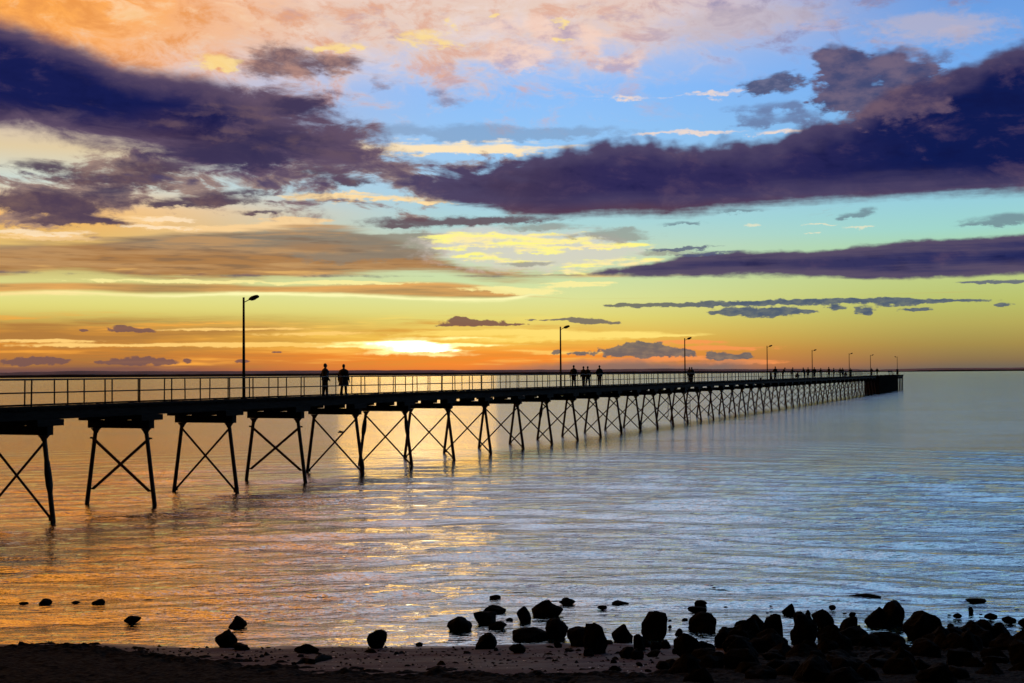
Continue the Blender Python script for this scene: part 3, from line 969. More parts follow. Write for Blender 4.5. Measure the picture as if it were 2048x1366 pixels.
lamp_labels = ['tallest lamp post, the nearest, left of the two walkers together',
               'lamp post just left of the group of four walkers',
               'lamp post just left of the close couple on the pier',
               'lamp post left of the row of people fishing along the rail',
               'lamp post rising directly behind the anglers',
               'small lamp post past the anglers, third from the pier end',
               'small far lamp post beside the first two people on the landing',
               'last lamp post at the tip, its head turned back to the left']
src = None
for i, px in enumerate((487.3, 1121, 1369.5, 1534, 1624, 1698, 1740.5, 1794)):
    y = 1.36 if i < 7 else -.6
    p = pier_pt(t_at(px, y), y, ZDECK if i < 6 else ZDECK + .1)
    L = empty('street_lamp', p, 0.0)
    if src is None:
        lamp_parts(L)
        src = L
    else:
        for ch in src.children:
            cpy = ch.copy()
            col.objects.link(cpy)
            cpy.parent = L
            for g in ch.children:
                d2 = g.copy()
                col.objects.link(d2)
                d2.parent = cpy
    L.rotation_euler = (0, 0, -.12 if i < 7 else 2.4)
    tag(L, lamp_labels[i], 'lamp post', 'lamp posts along the pier')


# ------------------------------------------------------------------ people
def fuse(mb, name, mat, voxel, parent):
    """melts the overlapping tapered pieces of one body or garment into one continuous skin"""
    me = mb.mesh(name, mat)
    o = bpy.data.objects.new(name, me)
    col.objects.link(o)
    r = o.modifiers.new('r', 'REMESH')
    r.mode = 'VOXEL'
    r.voxel_size = voxel
    r.use_smooth_shade = True
    s = o.modifiers.new('s', 'SMOOTH')
    s.iterations = 2
    s.factor = .4
    dg = bpy.context.evaluated_depsgraph_get()
    m2 = bpy.data.meshes.new_from_object(o.evaluated_get(dg))
    o.modifiers.clear()
    o.data = m2
    bpy.data.meshes.remove(me)
    o.parent = parent
    return o


def cap_(mb, a, b, ra, rb, sx=1.0):
    a, b = Vector(a), Vector(b)
    mb.tube([a, a.lerp(b, .5), b], [ra, (ra + rb) / 2, rb], 10)
    mb.ellipsoid(a, (ra, ra, ra), 10, 6)
    mb.ellipsoid(b, (rb, rb, rb), 10, 6)


def person(p, yaw, h=1.72, stride=0.0, lean=0.0, arms='down', coat=.0, bulk=1.0, cloth=0, voxel=.012, head_turn=0.0, sit=False, bent=0.0):
    root = empty('person', p, yaw)
    k = h / 1.75
    hipz, sh_z = .92 * k, 1.43 * k
    if sit:
        hipz = .36 * k
        sh_z = hipz + .50 * k
    up = Vector((0, math.sin(lean), math.cos(lean)))
    hip = Vector((0, 0, hipz))
    chest = hip + up * (sh_z - hipz)
    up2 = Vector((0, math.sin(lean + bent), math.cos(lean + bent)))
    neck = chest + up2 * .07 * k
    hd = chest + up2 * .235 * k + Vector((0, .015, 0))
    legs = []
    for s in (-1, 1):
        hj = hip + Vector((s * .082 * k, 0, -.02))
        if sit:
            kn = hj + Vector((s * .06, .36 * k, .16 * k))
            an = Vector((kn.x, kn.y - .10, .08))
        else:
            a = s * stride
            kn = hj + Vector((0, math.sin(a) * .42 * k + .015, -math.cos(a) * .42 * k))
            a2 = a - (.45 * abs(stride) if a > 0 else .9 * abs(stride)) * (1 if stride else 0)
            an = kn + Vector((0, math.sin(a2) * .41 * k, 0))
            an.z = .085 * k if a >= 0 or not stride else .085 * k + abs(stride) * .12
        legs.append((hj, kn, an))
    arm = []
    for s in (-1, 1):
        sj = chest + Vector((s * .168 * k * (.4 + .6 * bulk), 0, -.045))
        if arms == 'down':
            el = sj + Vector((s * .055, -.03 - s * stride * .35, -.29 * k))
            wr = el + Vector((s * .015, .06 - s * stride * .3, -.25 * k))
        elif arms == 'wide':
            el = sj + Vector((s * .11, -.04 - s * stride * .3, -.28 * k))
            wr = el + Vector((s * .06, .05 - s * stride * .3, -.24 * k))
        elif arms == 'pockets':
            el = sj + Vector((s * .10, -.09, -.27 * k))
            wr = el + Vector((-s * .06, .16, -.17 * k))
        elif arms == 'rail':
            el = sj + Vector((s * .05, .17, -.22 * k))
            wr = el + Vector((-s * .03, .24, -.02 * k))
        else:                                   # both hands forward, holding a line
            el = sj + Vector((s * .06, .06, -.26 * k))
            wr = el + Vector((-s * .05, .24, .02 * k))
        arm.append((sj, el, wr))
    # --- body: one continuous skin
    b = MB()
    hr = Matrix.Rotation(head_turn, 3, 'Z') @ Matrix.Rotation(-(lean + bent) * .6, 3, 'X')
    hv = lambda x, y, z: hd + hr @ Vector((x * k, y * k, z * k))
    b.ellipsoid(hd, (.074 * k, .092 * k, .112 * k), 16, 12, hr)
    b.ellipsoid(hv(0, .025, -.07), (.052 * k, .062 * k, .055 * k), 12, 8, hr)        # jaw
    b.ellipsoid(hv(0, .098, -.02), (.014 * k, .022 * k, .026 * k), 8, 6, hr)         # nose
    b.ellipsoid(hv(0, .083, -.068), (.026 * k, .012 * k, .010 * k), 8, 6, hr)        # mouth
    for s in (-1, 1):
        b.ellipsoid(hv(s * .077, -.01, -.015), (.012 * k, .022 * k, .032 * k), 8, 6, hr)  # ears
        b.ellipsoid(hv(s * .030, .082, .010), (.016 * k, .012 * k, .010 * k), 8, 6, hr)   # eyes
    cap_(b, chest - up * .02, hd - up2 * .06, .062 * k, .054 * k)
    b.ellipsoid(chest - up * .12 * k, (.165 * k * bulk, .105 * k * bulk, .21 * k), 14, 10)
    b.ellipsoid(hip + up * .12 * k, (.145 * k * bulk, .10 * k * bulk, .20 * k), 14, 10)
    b.ellipsoid(hip, (.155 * k, .11 * k, .13 * k), 14, 10)
    for (sj, el, wr), s in zip(arm, (-1, 1)):
        cap_(b, chest + Vector((s * .10 * k, 0, -.02)), sj, .07 * k, .056 * k)
        cap_(b, sj, el, .052 * k, .041 * k)
        cap_(b, el, wr, .041 * k, .029 * k)
        d = (wr - el).normalized()
        side = Vector((0, 1, 0)).cross(d)
        side = Vector((1, 0, 0)) if side.length < .2 else side.normalized()
        nrm = d.cross(side).normalized()        # palm runs across nrm
        pal = wr + d * .055 * k
        b.ellipsoid(pal, (.018 * k, .040 * k, .050 * k), 10, 8, Matrix((side, nrm, d)).transposed())
        for q, (off, ln) in enumerate(((-.030, .062), (-.010, .074), (.010, .070), (.029, .054))):
            f0 = wr + d * .095 * k + nrm * off * k
            f1 = f0 + d * ln * .55 * k - side * s * .010
            f2 = f1 + d * ln * .42 * k - side * s * .026
            b.tube([f0 - d * .02, f1, f2], [.0095 * k, .0085 * k, .0065 * k], 6)
        th0 = wr + d * .035 * k + nrm * .034 * k
        b.tube([th0, th0 + d * .035 + nrm * .026, th0 + d * .07 + nrm * .028], [.013 * k, .011 * k, .008 * k], 6)
    for hj, kn, an in legs:
        cap_(b, hj, kn, .078 * k, .056 * k)
        cap_(b, kn, an, .055 * k, .038 * k)
        b.ellipsoid(an + Vector((0, .06 * k, -.045 * k)), (.042 * k, .12 * k, .035 * k), 10, 6)
    fuse(b, 'body', M_skin, max(voxel * .75, .009), root)
    # --- jacket
    j = MB()
    g = .035
    j.ellipsoid(chest - up * .13 * k, ((.178 * bulk + g) * k, (.118 * bulk + g) * k, .22 * k), 14, 10)
    j.ellipsoid(hip + up * .16 * k, ((.160 * bulk + g) * k, (.115 * bulk + g) * k, .24 * k), 14, 10)
    j.ellipsoid(hip + up * .0, ((.168 * bulk + g) * k, (.120 * bulk + g) * k, .15 * k), 14, 10)
    if coat:
        j.tube([hip + up * .1, hip + Vector((0, 0, -coat * .6)), hip + Vector((0, -.01, -coat))], [.165 * k * bulk, .185 * k * bulk, .19 * k * bulk], 14)
    j.tube([chest + up * .01, chest + up2 * .10 * k], [.10 * k, .072 * k], 12)
    for (sj, el, wr), s in zip(arm, (-1, 1)):
        cap_(j, chest + Vector((s * .05 * k, 0, .0)), sj, .095 * k, .074 * k)
        cap_(j, sj, el, .073 * k, .061 * k)
        cap_(j, el, wr - (wr - el).normalized() * .02, .060 * k, .047 * k)
    fuse(j, 'jacket', M_cloth[cloth], max(voxel, .014), root)
    # --- trousers
    q = MB()
    q.ellipsoid(hip - Vector((0, 0, .02)), (.172 * k, .125 * k, .12 * k), 14, 10)
    for hj, kn, an in legs:
        cap_(q, hj, kn, .106 * k, .084 * k)
        cap_(q, kn, an + Vector((0, 0, .01)), .082 * k, .070 * k)
    fuse(q, 'trousers', M_trous, max(voxel, .014), root)
    # --- hair and shoes
    hh = MB()
    hh.ellipsoid(hv(0, -.012, .030), (.083 * k, .096 * k, .096 * k), 16, 12, hr)
    hh.ellipsoid(hv(0, -.045, -.02), (.074 * k, .062 * k, .080 * k), 14, 10, hr)
    fuse(hh, 'hair', M_hair, max(voxel, .012), root)
    for hj, kn, an in legs:
        z = an.z - .05 * k
        m = MB()
        m.ellipsoid((an.x, an.y + .06 * k, z), (.050 * k, .142 * k, .042 * k), 12, 8)
        m.ellipsoid((an.x, an.y, z + .03), (.048 * k, .06 * k, .05 * k), 10, 8)
        fuse(m, 'shoe', M_shoe, max(voxel, .012), root)
    return root


ZP = ZDECK + .006
AWAY = PIER_RZ - math.pi / 2          # facing out along the pier
BACK = AWAY + math.pi
FARSIDE = AWAY + math.pi / 2          # facing the sunset rail


def stand(px, y, yaw, z=ZP, **kw):
    return person(pier_pt(t_at(px, y), y, z), yaw, **kw)


G1 = 'people strolling on the pier'
tag(stand(650, .1, AWAY - .5, h=1.73, stride=.07, arms='pockets', bulk=1.28, cloth=0, voxel=.011, head_turn=-.3),
    'slim person walking with hands tucked in front, left one of the two nearest walkers', 'person', G1)
tag(stand(687, .1, AWAY, h=1.70, stride=.16, arms='wide', coat=.38, bulk=1.55, cloth=1, voxel=.011),
    'stout person in a wide long coat with arms hanging away from the sides', 'person', G1)
tag(stand(1147, .1, AWAY, h=1.78, stride=.12, arms='wide', bulk=1.22, cloth=0, voxel=.014),
    'broad person walking just right of the second lamp post', 'person', G1)
tag(stand(1166.5, .3, AWAY + .1, h=1.70, stride=-.16, arms='down', bulk=1.05, cloth=1, voxel=.014),
    'left one of the couple walking shoulder to shoulder in the group of four', 'person', G1)
tag(stand(1175, -.1, AWAY, h=1.70, stride=.26, arms='pockets', bulk=1.05, cloth=2, voxel=.014),
    'right one of the couple walking shoulder to shoulder in the group of four', 'person', G1)
tag(stand(1198.5, 0, AWAY + .3, h=1.79, stride=-.34, arms='pockets', bulk=1.12, cloth=0, voxel=.014),
    'person mid-stride on the right of the group of four, one heel lifted', 'person', G1)
tag(stand(1378.5, .2, AWAY, h=1.70, stride=.12, arms='down', cloth=0, voxel=.02),
    'left one of the pair standing close beside the third lamp post', 'person', G1)
tag(stand(1383, -.2, AWAY, h=1.70, stride=-.1, arms='down', cloth=2, voxel=.02),
    'right one of the pair standing close beside the third lamp post', 'person', G1)
G2 = 'people fishing along the pier rail'
fish = [(1550, -.3, AWAY - .3, dict(h=1.80, bulk=1.15, arms='pockets', stride=.08), 'upright burly person, first in the row of people fishing'),
        (1565, .4, AWAY - 1.2, dict(h=1.74, lean=.42, arms='hold'), 'person bowed forward to the right, second in the row of people fishing'),
        (1583, .5, AWAY - 1.1, dict(h=1.72, lean=.2, arms='hold'), 'person leaning slightly over, left of the low crouching figure'),
        (1592, -.6, AWAY - 1.2, dict(h=1.7, sit=True, lean=.4, arms='hold', bulk=1.1), 'crouching person low on the deck in the middle of the anglers'),
        (1608, .4, AWAY + 1.2, dict(h=1.74, lean=.25, arms='hold'), 'person bent to the left beside another standing angler'),
        (1615.5, .1, AWAY - .2, dict(h=1.74, bulk=1.15, arms='wide', stride=.18), 'legs-apart person close on the right of the bent angler'),
        (1628, -.2, AWAY, dict(h=1.78, bulk=1.2, arms='pockets', stride=.08), 'stocky person standing by the fifth lamp post'),
        (1641, .6, FARSIDE, dict(h=1.66, arms='rail'), 'slender faint person alone right of the fifth lamp post'),
        (1657, .3, AWAY - .5, dict(h=1.86, arms='down', stride=.15), 'tall person with a gap on both sides past the fifth lamp post'),
        (1667, .6, FARSIDE, dict(h=1.70, arms='rail'), 'slim person between the tall one and a close pair'),
        (1679.5, .3, AWAY, dict(h=1.74, arms='down'), 'left one of a close pair near the sixth lamp post'),
        (1684.5, .0, AWAY, dict(h=1.74, arms='down', stride=.12), 'right one of a close pair near the sixth lamp post'),
        (1691.5, -.5, AWAY + .8, dict(h=1.7, sit=True, lean=.25, arms='hold'), 'seated person low on the deck left of the sixth lamp post')]
for px, y, yaw, kw, lab in fish:
    kw['h'] = kw['h'] + .10
    kw['bulk'] = kw.get('bulk', 1.0) + .22
    tag(stand(px, y, yaw, voxel=.022, cloth=rng.randrange(3), **kw), lab, 'person', G2)
G3 = 'people out on the landing'
for px, y, yaw, kw, lab in [(1700.5, .3, AWAY, dict(h=1.84, bulk=1.25, arms='down', stride=.14), 'person standing right under the sixth lamp post'),
                            (1742.5, .6, AWAY, dict(h=1.82, bulk=1.25, arms='pockets'), 'person standing close to the seventh lamp post'),
                            (1753.5, .2, AWAY, dict(h=1.85, bulk=1.45, arms='wide', stride=.15), 'broad person farthest out on the landing')]:
    tag(stand(px, y, yaw, ZP if px < 1710 else ZP + .1, voxel=.03, cloth=rng.randrange(3), **kw), lab, 'person', G3)

# things standing on the deck
p = pier_pt(t_at(1782, 0), 0, ZDECK + .105)
bn = tag(empty('bench', p, PIER_RZ), 'low slatted bench or rail stand near the tip of the pier', 'bench')
mb = MB()
for y in (-.2, -.05, .1):
    mb.box((-6, y, .52), (6, y + .12, .57))
mb.build('seat', M_wood, bn)
MB().box((-6, .28, .75), (6, .33, .95)).box((-6, .28, 1.05), (6, .33, 1.2)).build('backrest', M_wood, bn)
for x in (-5.6, -2, 2, 5.6):
    MB().box((x - .05, -.2, 0), (x + .05, -.1, .52)).box((x - .05, .22, 0), (x + .05, .28, 1.2)).build('leg', M_wood, bn)
p = pier_pt(t_at(1794, -.9), -.9, ZDECK + .105)
sb = tag(empty('switch_box', p, PIER_RZ), 'narrow upright cabinet at the foot of the last lamp post', 'cabinet')
MB().box((-.5, -.25, .1), (.5, .25, 1.5)).build('cabinet', M_galv, sb)
MB().box((-.56, -.31, 1.503), (.56, .31, 1.58)).build('lid', M_galv, sb)
MB().box((-.45, -.28, .2), (.45, -.253, 1.4)).build('door', M_galv, sb)
p = pier_pt(t_at(1541, 1.0), 1.0, ZDECK + .006)
bo = tag(empty('bollard', p), 'short dark mooring post on the deck left of the anglers', 'bollard')
MB().tube([(0, 0, 0), (0, 0, .8), (0, 0, .95)], [.16, .13, .13], 10).build('post', M_iron, bo)
MB().tube([(0, 0, .955), (0, 0, 1.05), (0, 0, 1.12)], [.2, .22, .12], 10).build('cap', M_iron, bo)
p = pier_pt(t_at(1520.5, -.9), -.9, ZDECK + .006)
bk = tag(empty('bait_bucket', p), 'small bucket on the deck between the fourth lamp post and the couple', 'bucket')
MB().tube([(0, 0, 0), (0, 0, .38)], [.13, .18], 12).build('pail', M_iron, bk)
MB().tube([(-.17, 0, .38), (-.12, 0, .5), (0, 0, .55), (.12, 0, .5), (.17, 0, .38)], .012, 6).build('handle', M_iron, bk)

# a bird flying low under the deck
bp = pier_pt(t_at(680, 3), 3, 1.9)
bd = tag(empty('bird', bp, .4), 'small dark bird gliding low over the water behind the trestles', 'bird')
MB().tube([(-.17, 0, 0), (-.08, 0, .01), (.02, 0, .015), (.12, 0, .02), (.17, 0, .03), (.21, 0, .025)], [.012, .045, .055, .04, .028, .008], 10).build('body', M_bird, bd, True)
for s in (-1, 1):
    MB().add([(.08, s * .03, .03), (-.05, s * .03, .025), (.07, s * .22, .10), (-.05, s * .22, .09), (-.06, s * .46, .07),
              (.08, s * .03, .045), (-.05, s * .03, .03), (.07, s * .22, .112), (-.05, s * .22, .095), (-.06, s * .46, .075)],
             [(0, 1, 3, 2), (2, 3, 4), (5, 7, 8, 6), (7, 9, 8), (0, 2, 7, 5), (2, 4, 9, 7), (1, 6, 8, 3), (3, 8, 9, 4), (0, 5, 6, 1)]).build('wing', M_bird, bd)


# ------------------------------------------------------------------ rocks
def rock_mesh(seed, w, d, h, style, sub=3):
    """angular broken boulder filling w x d x h, resting on z = 0 and sunk a little"""
    r = random.Random(seed)
    bm = bmesh.new()
    bmesh.ops.create_icosphere(bm, subdivisions=sub, radius=1.0)
    planes = []
    for _ in range({'block': 13, 'dome': 8, 'peak': 13, 'flat': 11, 'lump': 11}[style]):
        n = Vector((r.uniform(-1, 1), r.uniform(-1, 1), r.uniform(-.5, 1))).normalized()
        planes.append((n, r.uniform(.50, .84)))
    off = Vector((r.uniform(0, 50), r.uniform(0, 50), r.uniform(0, 50)))
    lean = r.uniform(-.35, .35)
    for v in bm.verts:
        p = v.co.copy()
        if style == 'block':
            m = max(abs(p.x), abs(p.y), abs(p.z))
            p = p.lerp(p / m * .92, .62)
        for n, dd in planes:
            k = p.dot(n)
            if k > dd:
                p -= n * (k - dd) * .88
        p += p.normalized() * (mnoise.fractal(p * 1.4 + off, 1.0, 2.0, 4) * (.20 if style == 'lump' else .13) + mnoise.fractal(p * 5 + off, .8, 2.0, 3) * .05)
        if style == 'peak':
            t = max(0.0, p.z)
            p.x *= 1 - .55 * t
            p.y *= 1 - .5 * t
            p.x += lean * t * .8
        if style == 'dome':
            p.z = p.z if p.z > 0 else p.z * .7
        v.co = p
    xs = [v.co.x for v in bm.verts]
    ys = [v.co.y for v in bm.verts]
    zs = [v.co.z for v in bm.verts]
    z_cut = min(zs) + (max(zs) - min(zs)) * .22
    for v in bm.verts:
        v.co.x = (v.co.x - (min(xs) + max(xs)) / 2) / (max(xs) - min(xs)) * w
        v.co.y = (v.co.y - (min(ys) + max(ys)) / 2) / (max(ys) - min(ys)) * d
        v.co.z = (v.co.z - z_cut) / (max(zs) - z_cut) * h
    me = bpy.data.meshes.new('rock')
    bm.to_mesh(me)
    bm.free()
    me.materials.append(M_rock)
    return me


def place_rock(box, style, label, seed, group=None, fill=1.0, cat='rock', yaw=None):
    x0, y0, x1, y1 = box
    cx = (x0 + x1) / 2
    base = hit(cx, y1 - (y1 - y0) * .06)
    dist = base.y
    w = (x1 - x0) / F * dist
    d = w * {'block': .75, 'dome': .8, 'peak': .7, 'flat': .55, 'lump': .8}[style]
    hh = (y1 - y0) / F * dist
    h = max(hh - d * .16, hh * .45)
    me = rock_mesh(seed, w * 1.06, d, h * 1.04, style, 3 if (x1 - x0) > 26 else 2)
    o = link('rock', me, None, base + Vector((0, d * .40, 0)))
    o.rotation_euler = (0, 0, math.atan2(-base.x, base.y) * 1.0)
    tag(o, label, cat, group)
    return o


ROCKS = [
    ((894, 1232, 943, 1267), 'dome', 'smooth round boulder in the shallows, leftmost of the middle cluster'),
    ((948, 1222, 992, 1250), 'lump', 'lumpy rock right behind the round boulder, a slab lying against its top'),
    ((967, 1210, 1011, 1229), 'flat', 'tilted slab leaning on the lumpy rock behind the round boulder'),
    ((977, 1242, 1013, 1261), 'flat', 'low oval stone between the round boulder and the long block'),
    ((1034, 1213, 1062, 1247), 'block', 'upright squarish stone standing alone left of the diamond-shaped rock'),
    ((1065, 1199, 1126, 1236), 'peak', 'diamond-shaped rock, the large pointed one farthest out in the middle cluster'),
    ((1119, 1194, 1151, 1210), 'lump', 'small rock touching the right shoulder of the diamond-shaped rock'),
    ((979, 1189, 1001, 1199), 'flat', 'small stone far out in the water above the lumpy rock and slab'),
    ((1011, 1235, 1026, 1242), 'flat', 'tiny stone just left of the upright squarish stone'),
    ((951, 1265, 993, 1301), 'block', 'notched square boulder at the waterline with its foot in the sand'),
    ((1026, 1251, 1104, 1285), 'block', 'long low block lying in the shallows below the upright squarish stone'),
    ((1092, 1238, 1136, 1282), 'lump', 'knobbly boulder joined to the right end of the long low block'),
    ((1195, 1210, 1214, 1219), 'flat', 'small flat stone below and left of the wedge-shaped stone'),
    ((1225, 1199, 1258, 1211), 'peak', 'little wedge-shaped stone alone in the water right of the diamond-shaped rock'),
    ((1136, 1255, 1186, 1296), 'block', 'left boulder of the cracked pair on the waterline, right of the long block'),
    ((1168, 1248, 1215, 1312), 'block', 'tall right boulder of the cracked pair on the waterline'),
    ((1225, 1249, 1266, 1286), 'peak', 'slanting boulder with a sharp upper corner between the cracked pair and the tall boulder'),
    ((1285, 1223, 1336, 1281), 'block', 'tallest squared boulder in the middle, standing clear above its neighbours'),
    ((1390, 1200, 1415, 1213), 'flat', 'upper one of two flat stones stacked in the water left of the triangle stone'),
    ((1377, 1212, 1414, 1225), 'flat', 'lower one of two flat stones stacked in the water left of the triangle stone'),
    ((1381, 1225, 1434, 1267), 'dome', 'big rounded boulder under the two flat stones in the water'),
    ((1351, 1266, 1405, 1322), 'block', 'bulky squared boulder on the sand in front of the big rounded boulder'),
    ((1350, 1257, 1366, 1273), 'lump', 'small nub of rock beside the upper left corner of the bulky squared boulder'),
    ((1364, 1236, 1376, 1243), 'flat', 'tiny stone in the water left of the big rounded boulder'),
    ((1018, 1287, 1051, 1308), 'peak', 'small pyramid-shaped stone on the sand under the long low block'),
    ((1108, 1282, 1124, 1296), 'lump', 'small round stone under the right end of the long low block'),
    ((1218, 1331, 1243, 1343), 'flat', 'flat stone lying alone on the sand at the bottom below the slanting boulder'),
    ((1433, 1254, 1482, 1300), 'lump', 'outermost left shoulder boulder of the great rock heap'),
    ((1466, 1236, 1526, 1304), 'block', 'big boulder under the left peak of the great rock heap'),
    ((1497, 1230, 1530, 1270), 'dome', 'rounded knob crowning the left part of the great rock heap'),
    ((1526, 1231, 1568, 1304), 'block', 'upright boulder forming the right flank of the heap beside the water gap'),
    ((1566, 1207, 1592, 1233), 'peak', 'triangular stone standing in the water behind the gap in the rock heap'),
    ((1587, 1225, 1637, 1292), 'lump', 'ragged boulder on the right side of the water gap'),
    ((1628, 1220, 1670, 1258), 'dome', 'rounded boulder leaning over the ragged one right of the water gap'),
    ((1611, 1220, 1622, 1232), 'lump', 'tiny knob perched between the ragged boulder and the rounded one'),
    ((1659, 1210, 1673, 1220), 'lump', 'small stone in the water just above the rounded boulder by the gap'),
    ((1699, 1185, 1763, 1201), 'flat', 'long flat slab awash alone far out, the longest one'),
    ((1735, 1214, 1784, 1258), 'dome', 'left half of the big double boulder with a humped top, below the long slab'),
    ((1764, 1203, 1812, 1259), 'dome', 'right, higher half of the big double boulder below the long slab'),
    ((1815, 1221, 1889, 1282), 'block', 'massive square-topped boulder right of the double boulder'),
    ((1935, 1195, 1974, 1207), 'flat', 'short flat slab awash far out on the right'),
    ((1938, 1214, 1948, 1229), 'lump', 'small upright stone below the short flat slab'),
    ((1971, 1226, 1996, 1239), 'flat', 'low oval stone in the shallows right of the small upright stone'),
    ((2008, 1231, 2035, 1247), 'lump', 'oval stone close to the right edge of the picture'),
    ((2041, 1237, 2070, 1258), 'dome', 'rock cut off by the right edge of the picture'),
    ((1896, 1246, 1910, 1257), 'lump', 'small stone right of the massive square-topped boulder, near its foot'),
    ((1908, 1226, 1925, 1236), 'flat', 'tiny flat stone above and right of the massive square-topped boulder'),
    ((1699, 1224, 1713, 1236), 'lump', 'small stone in the water left of the double boulder'),
    ((1682, 1235, 1717, 1286), 'block', 'boulder with a peaked top between the ragged boulder and the bright pool'),
    ((1664, 1250, 1742, 1294), 'lump', 'broad boulder closing the left side of the bright pool'),
    ((1743, 1263, 1812, 1296), 'flat', 'long low rock lying along the near edge of the bright pool'),
    ((1949, 1239, 1996, 1284), 'lump', 'rock with a rounded top on the right ridge, under the low oval stone'),
    ((1983, 1245, 2022, 1284), 'peak', 'pointed rock on the right ridge beside the small pool'),
    ((1886, 1262, 1942, 1296), 'flat', 'low rock right of the foot of the massive square-topped boulder'),
    ((1918, 1253, 1960, 1292), 'lump', 'rock stepping up to the right ridge from the low one'),
    ((456, 1232, 491, 1260), 'peak', 'knobbed stone in the golden shallows, upper of two on the left'),
    ((429, 1261, 471, 1298), 'peak', 'rounded peak of rock at the left waterline below the knobbed stone'),
    ((464, 1285, 497, 1301), 'block', 'low square stone against the right foot of the left peak of rock'),
    ((588, 1287, 635, 1308), 'flat', 'low flat-topped stone on the waterline between the left peak and the cleft boulder'),
    ((733, 1261, 772, 1299), 'block', 'boulder with a slanting cleft top alone on the waterline left of centre'),
    ((831, 1284, 845, 1294), 'lump', 'fist-sized stone at the waterline right of the cleft boulder'),
    ((247, 1231, 279, 1246), 'flat', 'flat dark stone awash in the golden water on the far left'),
    ((37, 1203, 55, 1210), 'flat', 'leftmost tiny stone awash in the golden water'),
    ((76, 1197, 101, 1213), 'lump', 'small lumpy stone second from the left in the golden water'),
    ((142, 1201, 159, 1208), 'flat', 'tiny flat stone third from the left in the golden water'),
    ((182, 1197, 207, 1212), 'lump', 'small lumpy stone fourth from the left in the golden water'),
]
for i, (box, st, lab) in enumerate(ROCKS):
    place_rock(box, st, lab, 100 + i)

# broken stones between the middle boulders and the heap of the lower right corner
RUB = 'loose stones round the middle boulders'
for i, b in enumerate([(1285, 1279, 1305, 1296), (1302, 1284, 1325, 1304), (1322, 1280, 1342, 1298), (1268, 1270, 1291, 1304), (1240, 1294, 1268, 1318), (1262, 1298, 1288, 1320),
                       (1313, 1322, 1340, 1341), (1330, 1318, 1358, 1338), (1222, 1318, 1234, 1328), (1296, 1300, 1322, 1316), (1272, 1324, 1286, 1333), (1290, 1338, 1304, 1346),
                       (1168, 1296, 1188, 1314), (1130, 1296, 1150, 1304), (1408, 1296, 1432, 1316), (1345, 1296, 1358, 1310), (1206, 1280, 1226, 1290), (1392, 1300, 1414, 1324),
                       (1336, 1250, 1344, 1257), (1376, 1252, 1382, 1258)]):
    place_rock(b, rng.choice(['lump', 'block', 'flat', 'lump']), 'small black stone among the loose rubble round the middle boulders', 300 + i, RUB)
HEAP = 'boulders heaped in the lower right corner'
hr_ = random.Random(21)
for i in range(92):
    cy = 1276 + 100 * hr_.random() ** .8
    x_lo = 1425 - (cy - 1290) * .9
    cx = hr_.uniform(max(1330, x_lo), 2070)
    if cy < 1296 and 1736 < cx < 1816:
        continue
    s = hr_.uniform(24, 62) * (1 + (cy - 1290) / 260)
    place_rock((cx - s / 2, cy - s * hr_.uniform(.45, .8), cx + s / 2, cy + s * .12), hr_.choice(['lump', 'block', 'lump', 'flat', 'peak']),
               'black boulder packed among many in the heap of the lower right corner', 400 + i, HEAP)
WAT = 'pebble-sized stones awash off the right-hand rocks'
for i, (x, y, s) in enumerate([(1543, 1214, 8), (1452, 1216, 9), (1920, 1242, 8), (1962, 1230, 7), (2036, 1222, 12), (1655, 1234, 7), (1535, 1227, 6), (1690, 1229, 8), (1340, 1242, 7), (1900, 1232, 8), (1428, 1178, 9), (1500, 1208, 7)]):
    place_rock((x - s / 2, y - s * .45, x + s / 2, y), 'lump', 'pebble-sized dark stone awash off the right-hand rocks', 600 + i, WAT)

# ------------------------------------------------------------------ drifts of dark seaweed along the tide line
def weed_mask(px, py):
    """how deep the drift lies in that direction; the wrack forms a thick bank at the left and along the near beach"""
    l_top = np.interp(px, [-400, 0, 120, 260, 420, 520, 640, 760], [1284, 1286, 1291, 1303, 1322, 1334, 1345, 1348])
    b_top = np.interp(px, [-400, 700, 900, 1050, 1130, 1200, 1300, 1420, 1460, 1600, 2400], [1340, 1347, 1346, 1352, 1352, 1347, 1352, 1335, 1322, 1300, 1290])
    return max(py - l_top if px < 760 else -50, py - b_top)


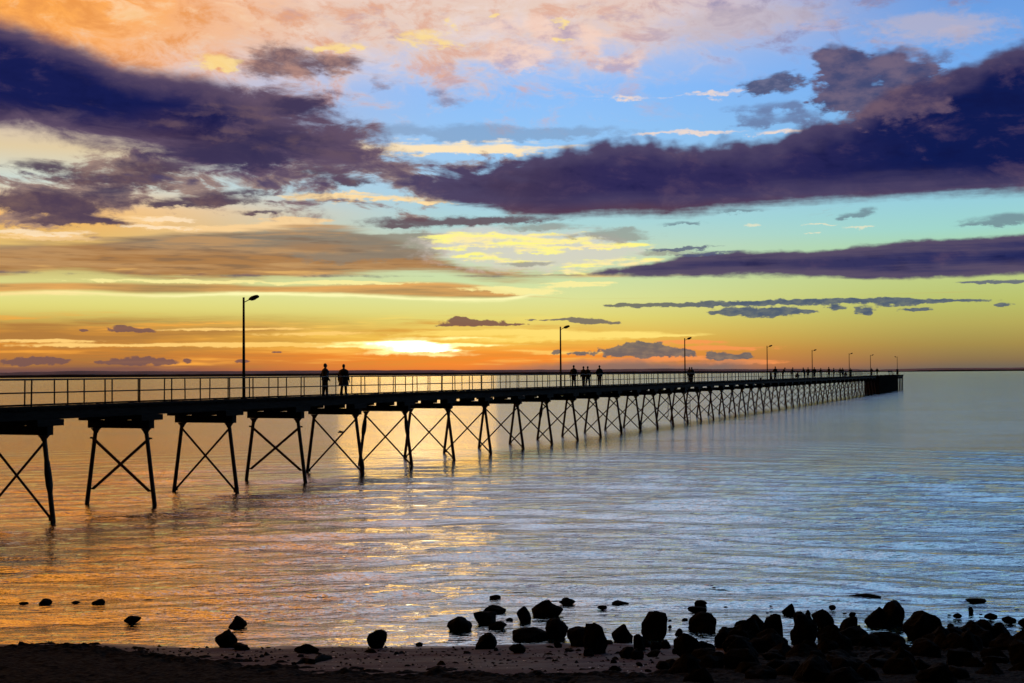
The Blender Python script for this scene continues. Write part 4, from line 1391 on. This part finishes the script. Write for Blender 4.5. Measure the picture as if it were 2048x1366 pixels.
xs = np.linspace(-9.5, 9.5, 420)
ys = np.concatenate([np.linspace(8, 17.5, 24)[:-1], np.linspace(17.5, 26.4, 220)])
vs = []
for y in ys:
    for x in xs:
        g = ground_z(x, y)
        px, py = to_px((x, y, g))
        m = weed_mask(px, py)
        n = mnoise.fractal(Vector((x * 2.2, y * 3.0, 9)), .9, 2, 5)
        n2 = mnoise.noise(Vector((x * 14, y * 18, 4)))
        a = (m + n * 16) / 14.0
        vs.append((x, y, g + max(-.06, min(.10, a * .06)) + (n2 * .020 + n * .025 if a > 0 else 0)))
nx = len(xs)
fs = [(j * nx + i, j * nx + i + 1, (j + 1) * nx + i + 1, (j + 1) * nx + i) for j in range(len(ys) - 1) for i in range(nx - 1)]
setting(MB().add(vs, fs).build('seaweed', M_weed), 'stuff')

# scattered bits: dark scraps and pale shell chips on the damp sand
def scatter(name, mat, n, area, smin, smax, seed, flat=.5):
    r = random.Random(seed)
    mb = MB()
    for _ in range(n):
        px, py = r.uniform(*area[0]), r.triangular(area[1][0], area[1][1], area[1][2])
        p = hit(px, py)
        if p.z < .004:
            continue
        s = r.uniform(smin, smax) * (1 + (r.random() ** 6) * 2)
        a = r.uniform(0, 3.14)
        ax, ay = Vector((math.cos(a), math.sin(a), 0)) * s * r.uniform(.8, 2.2), Vector((-math.sin(a), math.cos(a), 0)) * s
        up = Vector((0, 0, s * flat * r.uniform(.5, 1.4)))
        c = [p + ax, p + ay * .8, p - ax * .8, p - ay]
        mb.add(c + [p + up + ax * .3, p + up - ax * .3 + ay * .2], [(0, 1, 4), (1, 5, 4), (1, 2, 5), (2, 3, 5), (3, 4, 5), (3, 0, 4)])
    return setting(mb.build(name, mat), 'stuff')


scatter('pebbles', M_rock, 900, ((150, 1450), (1290, 1350, 1300)), .008, .030, 31, .7)
scatter('shell_gravel', M_shell, 420, ((120, 1420), (1290, 1352, 1335)), .005, .013, 32, .35)
# a rope of wrack lying on the sand
pts = [hit(x, y) + Vector((0, 0, .02)) for x, y in ((588, 1331), (605, 1326), (622, 1329), (640, 1322), (661, 1318))]
tag(MB().tube(pts, [.05, .09, .085, .08, .04], 9, 1, .25).build('driftwood', M_weed), 'dark twisted length of wrack lying on the sand right of the seaweed bank', 'driftwood')
